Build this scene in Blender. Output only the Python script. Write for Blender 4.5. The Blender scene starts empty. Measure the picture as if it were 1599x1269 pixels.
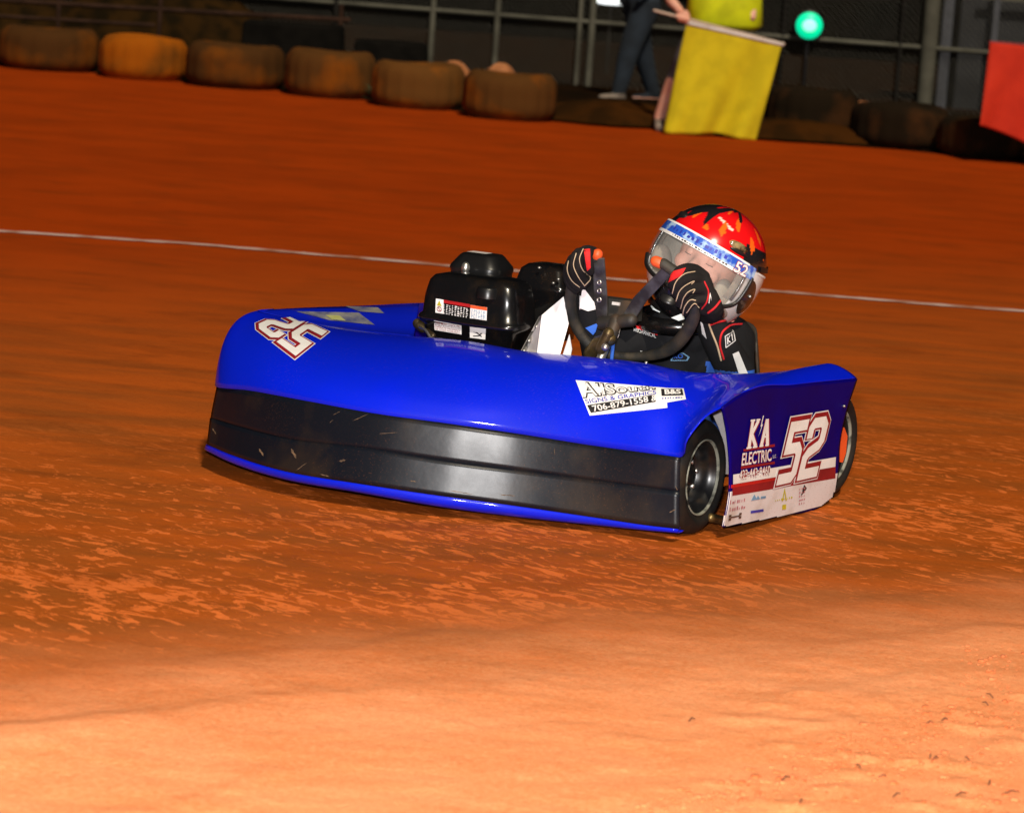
import bpy, bmesh, math, random
import numpy as np
from mathutils import Vector, Matrix
from mathutils.bvhtree import BVHTree

S = bpy.context.scene
COL = S.collection
random.seed(7)
RNG = np.random.RandomState(11)

# ------------------------------------------------------------------ camera
IW, IH = 1599, 1269
F = 4800.0
HC = 1.46
PITCH, ROLL = math.radians(8.7), math.radians(4.0)
fwd = np.array([0, math.cos(PITCH), -math.sin(PITCH)])
rt0 = np.array([1.0, 0, 0]); up0 = np.cross(rt0, fwd)
rt = rt0 * math.cos(ROLL) + up0 * math.sin(ROLL)
up = up0 * math.cos(ROLL) - rt0 * math.sin(ROLL)
CAM = np.array([0, 0, HC])
cd = bpy.data.cameras.new('camera'); cam = bpy.data.objects.new('camera', cd); COL.objects.link(cam)
M = Matrix.Identity(4)
for i in range(3):
    M[i][0] = rt[i]; M[i][1] = up[i]; M[i][2] = -fwd[i]; M[i][3] = CAM[i]
cam.matrix_world = M
cd.sensor_width = 36; cd.lens = F / IW * 36; cd.clip_end = 2000; cd.clip_start = 0.1
cd.dof.use_dof = True; cd.dof.focus_distance = 8.0; cd.dof.aperture_fstop = 6.3
S.camera = cam

# ------------------------------------------------------------------ world and lights (night, track floodlights, flash)
w = bpy.data.worlds.new('World'); S.world = w; w.use_nodes = True
nt = w.node_tree; bg = nt.nodes['Background']
sky = nt.nodes.new('ShaderNodeTexSky'); sky.sky_type = 'NISHITA'; sky.sun_disc = False
SUN_EL, SUN_AZ = 48.0, 14.0          # degrees; azimuth to the right of straight behind the camera
sky.sun_elevation = math.radians(SUN_EL); sky.sun_rotation = math.radians(180 - SUN_AZ)
nt.links.new(sky.outputs[0], bg.inputs[0]); bg.inputs[1].default_value = 0.0006
sd = bpy.data.lights.new('floodlight', 'SUN'); so = bpy.data.objects.new('floodlight', sd); COL.objects.link(so)
sd.energy = 2.9; sd.angle = math.radians(3.5); sd.color = (1.0, 0.88, 0.68)
e, a = math.radians(SUN_EL), math.radians(SUN_AZ)
dirv = Vector((math.sin(a) * math.cos(e), -math.cos(a) * math.cos(e), math.sin(e)))
so.rotation_euler = dirv.to_track_quat('Z', 'Y').to_euler()
fd = bpy.data.lights.new('camera_flash', 'AREA'); fo = bpy.data.objects.new('camera_flash', fd); COL.objects.link(fo)
fd.shape = 'RECTANGLE'; fd.size = 0.16; fd.size_y = 0.1; fd.energy = 760; fd.color = (1.0, 0.97, 0.95)
fo.location = (-0.1, -0.05, HC + 0.24)
fo.rotation_euler = Vector((0, -math.cos(PITCH), math.sin(PITCH))).to_track_quat('Z', 'Y').to_euler()
S.view_settings.view_transform = 'Standard'; S.view_settings.look = 'None'
S.view_settings.exposure = 0.0; S.view_settings.gamma = 1.0; S.view_settings.use_curve_mapping = False

# ------------------------------------------------------------------ measuring helpers
def ray(u, v):
    d = fwd * F + rt * (u - IW / 2) - up * (v - IH / 2)
    return d / np.linalg.norm(d)
def onz(u, v, z=0.0):
    d = ray(u, v); return CAM + d * ((z - HC) / d[2])
def atY(u, v, Y):
    d = ray(u, v); return CAM + d * (Y / d[1])
KA = math.radians(62)
kx = np.array([-math.cos(KA), -math.sin(KA), 0]); ky = np.array([-kx[1], kx[0], 0])
KO = onz(1085, 833)
def toL(p):
    q = p - KO; return np.array([q @ kx, q @ ky, q[2]])
def toWd(l):
    return KO + kx * l[0] + ky * l[1] + np.array([0, 0, l[2]])
def Lx(u, v, x):
    d = ray(u, v); return toL(CAM + d * ((x - (CAM - KO) @ kx) / (d @ kx)))
def Ly(u, v, y):
    d = ray(u, v); return toL(CAM + d * ((y - (CAM - KO) @ ky) / (d @ ky)))
def Lz(u, v, z): return toL(onz(u, v, z))
def LY(u, v, Y): return toL(atY(u, v, Y))

# ------------------------------------------------------------------ materials
def mat(name, col, rough=0.5, metal=0.0, coat=0.0, var=0.0, vscale=8.0, bump=0.0, bscale=40.0, col2=None,
        spec=0.5, stretch=(1, 1, 1), thr=(0.4, 0.6), emit=0.0, alpha=1.0, trans=0.0, detail=5.0, fabric=0.0, dust=0.0):
    m = bpy.data.materials.new(name); m.use_nodes = True
    n = m.node_tree.nodes; l = m.node_tree.links; b = n['Principled BSDF']
    b.inputs['Base Color'].default_value = (*col, 1); b.inputs['Roughness'].default_value = rough
    b.inputs['Metallic'].default_value = metal; b.inputs['Coat Weight'].default_value = coat
    b.inputs['Coat Roughness'].default_value = 0.08
    b.inputs['Specular IOR Level'].default_value = spec
    b.inputs['Alpha'].default_value = alpha; b.inputs['Transmission Weight'].default_value = trans
    b.inputs['Sheen Weight'].default_value = fabric
    if emit:
        b.inputs['Emission Color'].default_value = (*col, 1); b.inputs['Emission Strength'].default_value = emit
    tc = n.new('ShaderNodeTexCoord'); mp = n.new('ShaderNodeMapping'); mp.inputs['Scale'].default_value = stretch
    l.new(tc.outputs['Object'], mp.inputs[0])
    if var or col2:
        nz = n.new('ShaderNodeTexNoise'); nz.inputs['Scale'].default_value = vscale; nz.inputs['Detail'].default_value = detail
        l.new(mp.outputs[0], nz.inputs['Vector'])
        rmp = n.new('ShaderNodeMapRange'); rmp.inputs['From Min'].default_value = thr[0]; rmp.inputs['From Max'].default_value = thr[1]
        l.new(nz.outputs['Fac'], rmp.inputs[0])
        mx = n.new('ShaderNodeMix'); mx.data_type = 'RGBA'
        c2 = col2 if col2 else tuple(c * (1 - var) for c in col)
        mx.inputs[6].default_value = (*col, 1); mx.inputs[7].default_value = (*c2, 1)
        l.new(rmp.outputs[0], mx.inputs[0]); l.new(mx.outputs[2], b.inputs['Base Color'])
        if emit: l.new(mx.outputs[2], b.inputs['Emission Color'])
        rr = n.new('ShaderNodeMapRange'); rr.inputs['To Min'].default_value = rough; rr.inputs['To Max'].default_value = min(1, rough + 0.18)
        l.new(nz.outputs['Fac'], rr.inputs[0]); l.new(rr.outputs[0], b.inputs['Roughness'])
    if dust:
        src = b.inputs['Base Color'].links[0].from_socket if b.inputs['Base Color'].links else None
        n3 = n.new('ShaderNodeTexNoise'); n3.inputs['Scale'].default_value = 260; n3.inputs['Detail'].default_value = 3
        n4 = n.new('ShaderNodeTexNoise'); n4.inputs['Scale'].default_value = 3.5; n4.inputs['Detail'].default_value = 6
        l.new(tc.outputs['Object'], n3.inputs['Vector']); l.new(tc.outputs['Object'], n4.inputs['Vector'])
        r3 = n.new('ShaderNodeMapRange'); r3.inputs[1].default_value = .60; r3.inputs[2].default_value = .72
        r4 = n.new('ShaderNodeMapRange'); r4.inputs[1].default_value = .42; r4.inputs[2].default_value = .72; r4.inputs[3].default_value = .08
        l.new(n3.outputs['Fac'], r3.inputs[0]); l.new(n4.outputs['Fac'], r4.inputs[0])
        mm = n.new('ShaderNodeMath'); mm.operation = 'MULTIPLY'; l.new(r3.outputs[0], mm.inputs[0]); l.new(r4.outputs[0], mm.inputs[1])
        ma = n.new('ShaderNodeMath'); ma.operation = 'MULTIPLY'; ma.inputs[1].default_value = dust; l.new(mm.outputs[0], ma.inputs[0])
        md = n.new('ShaderNodeMix'); md.data_type = 'RGBA'; l.new(ma.outputs[0], md.inputs[0]); md.inputs[7].default_value = (.30, .11, .035, 1)
        if src: l.new(src, md.inputs[6])
        else: md.inputs[6].default_value = (*col, 1)
        l.new(md.outputs[2], b.inputs['Base Color'])
    if bump:
        n2 = n.new('ShaderNodeTexNoise'); n2.inputs['Scale'].default_value = bscale; n2.inputs['Detail'].default_value = 4
        l.new(mp.outputs[0], n2.inputs['Vector'])
        bp = n.new('ShaderNodeBump'); bp.inputs['Strength'].default_value = bump; bp.inputs['Distance'].default_value = 0.004
        l.new(n2.outputs['Fac'], bp.inputs['Height']); l.new(bp.outputs[0], b.inputs['Normal'])
        if coat: l.new(bp.outputs[0], b.inputs['Coat Normal'])
    return m

MT = {}
MT['blue'] = mat('blue_paint', (0.0004, 0.011, 0.62), 0.4, coat=0.55, col2=(0.0008, 0.012, 0.53), vscale=3, bump=0.09, bscale=5, spec=0.12, dust=.12)
MT['blue_shaded'] = mat('blue_shaded_paint', (0.002, 0.01, 0.40), 0.25, coat=1.0, col2=(0.03, 0.02, 0.12), vscale=9, thr=(0.55, 0.75))  # darker copy of the hood blue; the recess shade is in the colour
MT['purple'] = mat('purple_vinyl', (0.002, 0.0006, 0.13), 0.4, spec=0.06, col2=(0.006, 0.0006, 0.085), vscale=5)
MT['skirt'] = mat('black_plastic_skirt', (0.0045, 0.006, 0.010), 0.25, col2=(0.030, 0.019, 0.011), vscale=6, thr=(0.5, 0.8), detail=9,
                  bump=0.35, bscale=7, spec=0.27, dust=.2)
MT['black'] = mat('black_plastic', (0.006, 0.006, 0.0065), 0.28, var=0.4, spec=0.5)
MT['black_gloss'] = mat('black_gloss_enamel', (0.004, 0.004, 0.0045), 0.16, coat=0.7, col2=(0.018, 0.011, 0.006), vscale=12, thr=(0.55, 0.85), dust=.15)
MT['black_dusty'] = mat('dusty_black_metal', (0.02, 0.018, 0.015), 0.5, col2=(0.10, 0.05, 0.02), vscale=14, thr=(0.45, 0.8), bump=0.2)
MT['rubber'] = mat('tyre_rubber', (0.008, 0.0075, 0.007), 0.55, spec=0.25, col2=(0.03, 0.018, 0.009), vscale=16, thr=(0.45, 0.8), bump=0.3, bscale=60)
MT['grip'] = mat('foam_grip', (0.018, 0.018, 0.016), 0.6, col2=(0.05, 0.038, 0.024), vscale=20, bump=0.3, bscale=120)
MT['greyplate'] = mat('grey_anodised_plate', (0.13, 0.13, 0.12), 0.4, metal=0.5, col2=(0.05, 0.045, 0.04), vscale=20)
MT['white'] = mat('white_vinyl', (0.78, 0.76, 0.74), 0.4, col2=(0.6, 0.56, 0.5), vscale=14, thr=(0.45, 0.9))
MT['white_dirty'] = mat('dirty_white_vinyl', (0.68, 0.64, 0.64), 0.4, col2=(0.42, 0.32, 0.24), vscale=9, thr=(0.48, 0.85), dust=.9)
MT['white_hot'] = mat('white_sheet_panel', (0.86, 0.85, 0.84), 0.35, col2=(0.75, 0.7, 0.66), vscale=9)
MT['red'] = mat('red_vinyl', (0.48, 0.01, 0.012), 0.35, var=0.3)
MT['dkred'] = mat('dark_red_vinyl', (0.28, 0.008, 0.015), 0.4, var=0.3)
MT['ink'] = mat('black_ink', (0.015, 0.013, 0.015), 0.4, var=0.3)
MT['inkblue'] = mat('blue_ink', (0.03, 0.04, 0.42), 0.4, var=0.3)
MT['orange'] = mat('orange_rubber', (0.80, 0.10, 0.02), 0.4, var=0.2)
MT['yellow_ink'] = mat('yellow_ink', (0.55, 0.47, 0.02), 0.4, var=0.3)
MT['brown_ink'] = mat('brown_ink', (0.10, 0.05, 0.03), 0.4, var=0.3)
MT['pink_ink'] = mat('faded_red_ink', (0.55, 0.22, 0.24), 0.4, var=0.3)
MT['pale_blue_ink'] = mat('pale_blue_ink', (0.16, 0.33, 0.52), 0.4, var=0.3)
MT['steel'] = mat('steel', (0.55, 0.53, 0.5), 0.3, metal=0.9, var=0.3)
MT['lip'] = mat('worn_rim_lip', (0.20, 0.20, 0.16), 0.5, spec=.2, col2=(0.015, 0.015, 0.013), vscale=26, thr=(0.45, 0.6))
MT['brass'] = mat('greasy_brass_joint', (0.16, 0.11, 0.04), 0.35, metal=0.7, col2=(0.05, 0.035, 0.02), vscale=25)
MT['suit'] = mat('black_suit_fabric', (0.014, 0.014, 0.016), 0.8, var=0.4, bump=0.5, bscale=30, spec=0.15)
MT['suit_blue'] = mat('blue_suit_fabric', (0.02, 0.11, 0.52), 0.75, var=0.35, bump=0.5, bscale=30)
MT['suit_white'] = mat('white_suit_fabric', (0.7, 0.7, 0.7), 0.75, var=0.15, bump=0.5, bscale=30)
MT['suit_red'] = mat('red_suit_piping', (0.62, 0.01, 0.015), 0.7, var=0.2)
MT['glove'] = mat('black_suede_glove', (0.018, 0.016, 0.016), 0.85, var=0.4, bump=0.6, bscale=80, spec=0.15)
MT['tan'] = mat('tan_stitching', (0.62, 0.47, 0.30), 0.8, var=0.3)
MT['glove_red'] = mat('red_glove_patch', (0.75, 0.012, 0.012), 0.7, var=0.2, bump=0.4, bscale=120)
MT['skin'] = mat('skin', (0.80, 0.43, 0.33), 0.5, col2=(0.76, 0.35, 0.25), vscale=12)
MT['lining'] = mat('helmet_lining', (0.36, 0.33, 0.28), 0.9, var=0.25, bump=0.5, bscale=150)
MT['lens_frame'] = mat('black_visor_trim', (0.012, 0.011, 0.011), 0.3, var=0.2)

def glass(name, tint, mixf):
    m = bpy.data.materials.new(name); m.use_nodes = True
    n = m.node_tree.nodes; l = m.node_tree.links; n.clear()
    o = n.new('ShaderNodeOutputMaterial'); mx = n.new('ShaderNodeMixShader'); tr = n.new('ShaderNodeBsdfTransparent')
    gl = n.new('ShaderNodeBsdfGlossy'); fr = n.new('ShaderNodeLayerWeight'); fr.inputs[0].default_value = 0.06
    ad = n.new('ShaderNodeMath'); ad.inputs[1].default_value = mixf
    gl.inputs['Roughness'].default_value = 0.08; tr.inputs[0].default_value = (*tint, 1)
    tc = n.new('ShaderNodeTexCoord'); nz = n.new('ShaderNodeTexNoise'); nz.inputs['Scale'].default_value = 14
    df = n.new('ShaderNodeBsdfDiffuse'); df.inputs[0].default_value = (0.6, 0.58, 0.55, 1); m2 = n.new('ShaderNodeMixShader')
    mr = n.new('ShaderNodeMapRange'); mr.inputs[1].default_value = 0.3; mr.inputs[2].default_value = 0.8
    mr.inputs[3].default_value = 0.10; mr.inputs[4].default_value = 0.20
    l.new(tc.outputs['Object'], nz.inputs[0]); l.new(nz.outputs['Fac'], mr.inputs[0])
    l.new(fr.outputs['Facing'], ad.inputs[0]); l.new(ad.outputs[0], mx.inputs[0]); l.new(tr.outputs[0], mx.inputs[1]); l.new(gl.outputs[0], mx.inputs[2])
    l.new(mr.outputs[0], m2.inputs[0]); l.new(mx.outputs[0], m2.inputs[1]); l.new(df.outputs[0], m2.inputs[2])
    l.new(m2.outputs[0], o.inputs[0])
    return m
MT['visor'] = glass('clear_visor_plastic', (0.96, 0.95, 0.94), 0.0)

# ------------------------------------------------------------------ object helpers
def empty(name, loc, rz=0.0):
    o = bpy.data.objects.new(name, None); COL.objects.link(o); o.location = loc; o.rotation_euler = (0, 0, rz)
    o.empty_display_size = 0.1
    return o
def tag(o, label=None, cat=None, group=None, kind=None):
    if label: o['label'] = label
    if cat: o['category'] = cat
    if group: o['group'] = group
    if kind: o['kind'] = kind
    return o
def obj(name, me, m=None, parent=None, smooth=True, mats=None):
    """me: (verts, faces) or mesh"""
    if isinstance(me, tuple):
        d = bpy.data.meshes.new(name); d.from_pydata([tuple(float(c) for c in v) for v in me[0]], [], [tuple(f) for f in me[1]])
        d.update(); me = d
    if mats:
        for k in mats: me.materials.append(MT[k] if isinstance(k, str) else k)
    elif m: me.materials.append(MT[m] if isinstance(m, str) else m)
    if smooth and len(me.polygons): me.polygons.foreach_set('use_smooth', [True] * len(me.polygons))
    o = bpy.data.objects.new(name, me); COL.objects.link(o)
    if parent: o.parent = parent
    return o
def join(*ms):
    V, Fc = [], []
    for v, f in ms:
        k = len(V); V += [tuple(p) for p in v]; Fc += [tuple(i + k for i in q) for q in f]
    return V, Fc
def spline(P, n, closed=False):
    """Catmull-Rom through rows of P -> n samples (chord parameter)"""
    P = np.array(P, float)
    if closed: P = np.vstack([P, P[:1]])
    d = np.linalg.norm(np.diff(P, axis=0).reshape(len(P) - 1, -1), axis=1); d = np.maximum(d, 1e-6)
    t = np.concatenate([[0], np.cumsum(d)])
    Tn = np.zeros_like(P)
    for i in range(len(P)):
        if 0 < i < len(P) - 1: a0, b0 = i - 1, i + 1
        elif closed: a0, b0 = (len(P) - 2, 1)
        elif i == 0: a0, b0 = 0, 1
        else: a0, b0 = i - 1, i
        if closed and i in (0, len(P) - 1): Tn[i] = (P[1] - P[-2]) / (d[0] + d[-1])
        elif a0 == i - 1 and b0 == i + 1:
            Tn[i] = ((P[i + 1] - P[i]) / d[i] * d[i - 1] + (P[i] - P[i - 1]) / d[i - 1] * d[i]) / (d[i] + d[i - 1])
        else: Tn[i] = (P[b0] - P[a0]) / (t[b0] - t[a0])
    s = np.linspace(0, t[-1], n, endpoint=not closed); out = []
    for x in s:
        i = min(max(np.searchsorted(t, x) - 1, 0), len(P) - 2); h = d[i]; q = (x - t[i]) / h
        out.append((2*q**3-3*q**2+1)*P[i] + (q**3-2*q**2+q)*h*Tn[i] + (-2*q**3+3*q**2)*P[i+1] + (q**3-q**2)*h*Tn[i+1])
    return np.array(out)
def loft(G, nu=None, nv=None):
    """G: columns x rows x 3 control points -> smooth sheet"""
    G = np.array(G, float)
    if nv: G = np.array([spline(c, nv) for c in G])
    if nu:
        G = np.transpose(np.array([spline(G[:, j], nu) for j in range(G.shape[1])]), (1, 0, 2))
    a, b = G.shape[:2]
    V = G.reshape(-1, 3); Fc = [(i*b+j, (i+1)*b+j, (i+1)*b+j+1, i*b+j+1) for i in range(a-1) for j in range(b-1)]
    return V, Fc
def solidify(o, t, off=-1):
    md = o.modifiers.new('thickness', 'SOLIDIFY'); md.thickness = t; md.offset = off; return o
def bevel(o, w_, seg=2):
    md = o.modifiers.new('bevel', 'BEVEL'); md.width = w_; md.segments = seg; md.limit_method = 'ANGLE'; return o
def sweep(P, R, n=10, res=None, closed=False, cap=True):
    P = np.array(P, float); R = np.array(R if hasattr(R, '__len__') else [R] * len(P), float)
    if res:
        Q = spline(np.hstack([P, R[:, None]]), res, closed); P, R = Q[:, :3], Q[:, 3]
    m = len(P); V, Fc = [], []
    T = np.gradient(P, axis=0)
    if closed: T = np.roll(P, -1, 0) - np.roll(P, 1, 0)
    T /= np.linalg.norm(T, axis=1)[:, None] + 1e-12
    ref = np.array([0, 0, 1.0]) if abs(T[0][2]) < 0.9 else np.array([1.0, 0, 0])
    N = np.cross(T[0], ref); N /= np.linalg.norm(N)
    rings = []
    for i in range(m):
        N = N - T[i] * (N @ T[i]); N /= np.linalg.norm(N); B = np.cross(T[i], N)
        rings.append((P[i], N.copy(), B, R[i], T[i]))
    if cap and not closed:
        p, N0, B0, r, t0 = rings[0]; pre = [(p - t0*r*math.sin(k), N0, B0, r*math.cos(k), t0) for k in (1.35, 0.9, 0.45)]
        p, N1, B1, r, t1 = rings[-1]; post = [(p + t1*r*math.sin(k), N1, B1, r*math.cos(k), t1) for k in (0.45, 0.9, 1.35)]
        rings = pre + rings + post
    for p, N_, B_, r, _ in rings:
        for k in range(n):
            a_ = 2*math.pi*k/n; V.append(p + r*(math.cos(a_)*N_ + math.sin(a_)*B_))
    L = len(rings)
    for i in range(L if closed else L-1):
        for k in range(n):
            j = (i+1) % L; Fc.append((i*n+k, i*n+(k+1) % n, j*n+(k+1) % n, j*n+k))
    if not closed: Fc += [tuple(range(n))[::-1], tuple(range((L-1)*n, L*n))]
    return V, Fc
def box(c, s, rz=0.0, taper=1.0):
    c = np.array(c, float); hx, hy, hz = [q/2 for q in s]; V = []
    for z in (-1, 1):
        k = taper if z > 0 else 1
        for x, y in ((-1, -1), (1, -1), (1, 1), (-1, 1)):
            X, Y = x*hx*k, y*hy*k
            V.append((c[0]+X*math.cos(rz)-Y*math.sin(rz), c[1]+X*math.sin(rz)+Y*math.cos(rz), c[2]+z*hz))
    return V, [(3, 2, 1, 0), (4, 5, 6, 7), (0, 1, 5, 4), (1, 2, 6, 5), (2, 3, 7, 6), (3, 0, 4, 7)]
def lathe(prof, n=48, axis='y', c=(0, 0, 0)):
    """prof: (r, h) list; open profile"""
    V, Fc = [], []; m = len(prof)
    for k in range(n):
        a_ = 2*math.pi*k/n
        for r, h in prof:
            if axis == 'y': V.append((c[0]+r*math.cos(a_), c[1]+h, c[2]+r*math.sin(a_)))
            elif axis == 'z': V.append((c[0]+r*math.cos(a_), c[1]+r*math.sin(a_), c[2]+h))
            else: V.append((c[0]+h, c[1]+r*math.cos(a_), c[2]+r*math.sin(a_)))
    for k in range(n):
        q = (k+1) % n
        for i in range(m-1): Fc.append((k*m+i, k*m+i+1, q*m+i+1, q*m+i))
    return V, Fc
def rbox(c, secs, n=6):
    """stack of rounded rectangles: secs = [(z, wx, wy, radius)]; local axes"""
    V, Fc = [], []; ring = 4*n
    for z, wx, wy, r in secs:
        r = min(r, wx/2-1e-4, wy/2-1e-4)
        for qx, qy, a0 in ((1, 1, 0), (-1, 1, 90), (-1, -1, 180), (1, -1, 270)):
            for k in range(n):
                a_ = math.radians(a0 + 90*k/(n-1))
                V.append((c[0]+qx*(wx/2-r)+r*math.cos(a_), c[1]+qy*(wy/2-r)+r*math.sin(a_), c[2]+z))
    for i in range(len(secs)-1):
        for k in range(ring): Fc.append((i*ring+k, i*ring+(k+1) % ring, (i+1)*ring+(k+1) % ring, (i+1)*ring+k))
    Fc.append(tuple(range(ring))[::-1]); Fc.append(tuple(range((len(secs)-1)*ring, len(secs)*ring)))
    return V, Fc
def ellipsoid(c, r, n=20, m=14, rot=None):
    V, Fc = [], []
    for i in range(1, m):
        for k in range(n):
            t, p = math.pi*i/m, 2*math.pi*k/n
            q = np.array([r[0]*math.sin(t)*math.cos(p), r[1]*math.sin(t)*math.sin(p), r[2]*math.cos(t)])
            if rot is not None: q = rot @ q
            V.append(np.array(c)+q)
    for i in range(m-2):
        for k in range(n): Fc.append((i*n+k, (i+1)*n+k, (i+1)*n+(k+1) % n, i*n+(k+1) % n))
    Fc.append(tuple(range(n))); Fc.append(tuple(range((m-2)*n, (m-1)*n))[::-1])
    return V, Fc
def remesh(name, parts, voxel, smooth=3):
    d = bpy.data.meshes.new('tmp'); V, Fc = join(*parts)
    d.from_pydata([tuple(map(float, v)) for v in V], [], Fc)
    o = bpy.data.objects.new('tmp', d); COL.objects.link(o)
    md = o.modifiers.new('r', 'REMESH'); md.mode = 'VOXEL'; md.voxel_size = voxel
    sm = o.modifiers.new('s', 'SMOOTH'); sm.iterations = smooth; sm.factor = 0.5
    dg = bpy.context.evaluated_depsgraph_get(); me = bpy.data.meshes.new_from_object(o.evaluated_get(dg))
    bpy.data.objects.remove(o); me.name = name
    return me
def text2d(s, bold=0.0, shear=0.0):
    c = bpy.data.curves.new('t', 'FONT'); c.body = s; c.size = 1; c.offset = bold; c.shear = shear; c.resolution_u = 3
    o = bpy.data.objects.new('t', c); COL.objects.link(o)
    dg = bpy.context.evaluated_depsgraph_get(); me = bpy.data.meshes.new_from_object(o.evaluated_get(dg))
    V = np.array([v.co[:2] for v in me.vertices]); Fc = [tuple(p.vertices) for p in me.polygons]
    bpy.data.objects.remove(o); bpy.data.meshes.remove(me)
    lo, hi = V.min(0), V.max(0)
    return (V-lo)/(hi-lo), Fc
def place2d(m2, x0, y0, x1, y1):
    return np.array(m2[0])*[x1-x0, y1-y0]+[x0, y0], m2[1]
def rect2d(x0=0, y0=0, x1=1, y1=1, nx=12, ny=4):
    V = [(x0+(x1-x0)*i/nx, y0+(y1-y0)*j/ny) for i in range(nx+1) for j in range(ny+1)]
    return np.array(V), [(i*(ny+1)+j, (i+1)*(ny+1)+j, (i+1)*(ny+1)+j+1, i*(ny+1)+j+1) for i in range(nx) for j in range(ny)]
def join2d(*ms):
    V, Fc = [], []
    for v, f in ms:
        k = len(V); V += [tuple(p) for p in v]; Fc += [tuple(i+k for i in q) for q in f]
    return np.array(V), Fc
def stroke2d(P, w_, ext=0.0):
    P = [np.array(p, float) for p in P]
    d0 = P[1]-P[0]; d1 = P[-1]-P[-2]
    P[0] = P[0]-d0/np.linalg.norm(d0)*ext; P[-1] = P[-1]+d1/np.linalg.norm(d1)*ext
    V, Fc = [], []
    for i, p in enumerate(P):
        if i == 0: t = P[1]-p; nrm = np.array([-t[1], t[0]])/np.linalg.norm(t); off = nrm
        elif i == len(P)-1: t = p-P[i-1]; nrm = np.array([-t[1], t[0]])/np.linalg.norm(t); off = nrm
        else:
            a_ = (p-P[i-1])/np.linalg.norm(p-P[i-1]); b_ = (P[i+1]-p)/np.linalg.norm(P[i+1]-p)
            na, nb = np.array([-a_[1], a_[0]]), np.array([-b_[1], b_[0]]); off = (na+nb)/(1+na@nb)
        V += [p+off*w_/2, p-off*w_/2]
    for i in range(len(P)-1): Fc.append((2*i, 2*i+1, 2*i+3, 2*i+2))
    # subdivide lengthwise so the strip can follow a curved shell
    return np.array(V), Fc
def subdiv2d(m2, k=4):
    V, Fc = [], []
    for f in m2[1]:
        if len(f) != 4: continue
        a_, b_, c_, d_ = [np.array(m2[0][i]) for i in f]; o = len(V)
        for i in range(k+1):
            for j in range(3):
                s, t = i/k, j/2; p = (1-s)*((1-t)*a_+t*b_)+s*((1-t)*d_+t*c_); V.append(tuple(p))
        for i in range(k):
            for j in range(2): Fc.append((o+i*3+j, o+i*3+j+1, o+(i+1)*3+j+1, o+(i+1)*3+j))
    return np.array(V), Fc
BVH = {}
def bvh(key, o):
    dg = bpy.context.evaluated_depsgraph_get(); me = o.evaluated_get(dg).to_mesh()
    BVH[key] = BVHTree.FromPolygons([v.co[:] for v in me.vertices], [tuple(p.vertices) for p in me.polygons])
camL = Vector(toL(CAM))
def decal(name, m2, quad, key, m, parent, off=0.0012, thick=0.0):
    """lay a flat print (unit square) on a shell: quad = TL, TR, BR, BL measured in the photograph, found on the shell's surface"""
    TL, TR, BR, BL = [np.array(q, float) for q in quad]
    V, ok, last = [], [], None
    for s, t in m2[0]:
        p = (1-t)*((1-s)*BL+s*BR)+t*((1-s)*TL+s*TR)
        q = Vector(toL(CAM+ray(*p)*1.0)); d = (q-camL).normalized()
        hit = BVH[key].ray_cast(camL, d)
        if hit[0] is None:
            V.append(camL+d*(last if last else 8.0)); ok.append(False); continue
        nn = hit[1] if hit[1].dot(d) < 0 else -hit[1]
        last = hit[3]; V.append(hit[0]+nn*off); ok.append(True)
    Fc = [f for f in m2[1] if all(ok[i] for i in f)]
    return obj(name, (V, Fc), m, parent, smooth=False)

# ------------------------------------------------------------------ noise for terrain
def vnoise(x, y, seed=0):
    r = np.random.RandomState(seed).rand(256, 256)
    xi = np.floor(x).astype(int); yi = np.floor(y).astype(int); fx_, fy_ = x-xi, y-yi
    fx_ = fx_*fx_*(3-2*fx_); fy_ = fy_*fy_*(3-2*fy_)
    g = lambda i, j: r[i % 256, j % 256]
    return (g(xi, yi)*(1-fx_)*(1-fy_)+g(xi+1, yi)*fx_*(1-fy_)+g(xi, yi+1)*(1-fx_)*fy_+g(xi+1, yi+1)*fx_*fy_)
def fbm(x, y, o=4, seed=0):
    s = 0; a_ = 0.5
    for k in range(o): s = s+a_*vnoise(x*2**k, y*2**k, seed+k); a_ /= 2
    return s
def sstep(a_, b_, x):
    t = np.clip((x-a_)/(b_-a_), 0, 1); return t*t*(3-2*t)
EP0, EP1 = onz(0, 1040), onz(1599, 930)       # inner edge of the groove
TP0, TP1 = onz(0, 106), onz(1599, 262)        # outer edge of the track
def sdist(x, y, A_, B_):
    d = (B_-A_)[:2]; d = d/np.linalg.norm(d); return -(x-A_[0])*d[1]+(y-A_[1])*d[0]
R0, R1 = onz(300, 1128), onz(1599, 985)
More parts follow.
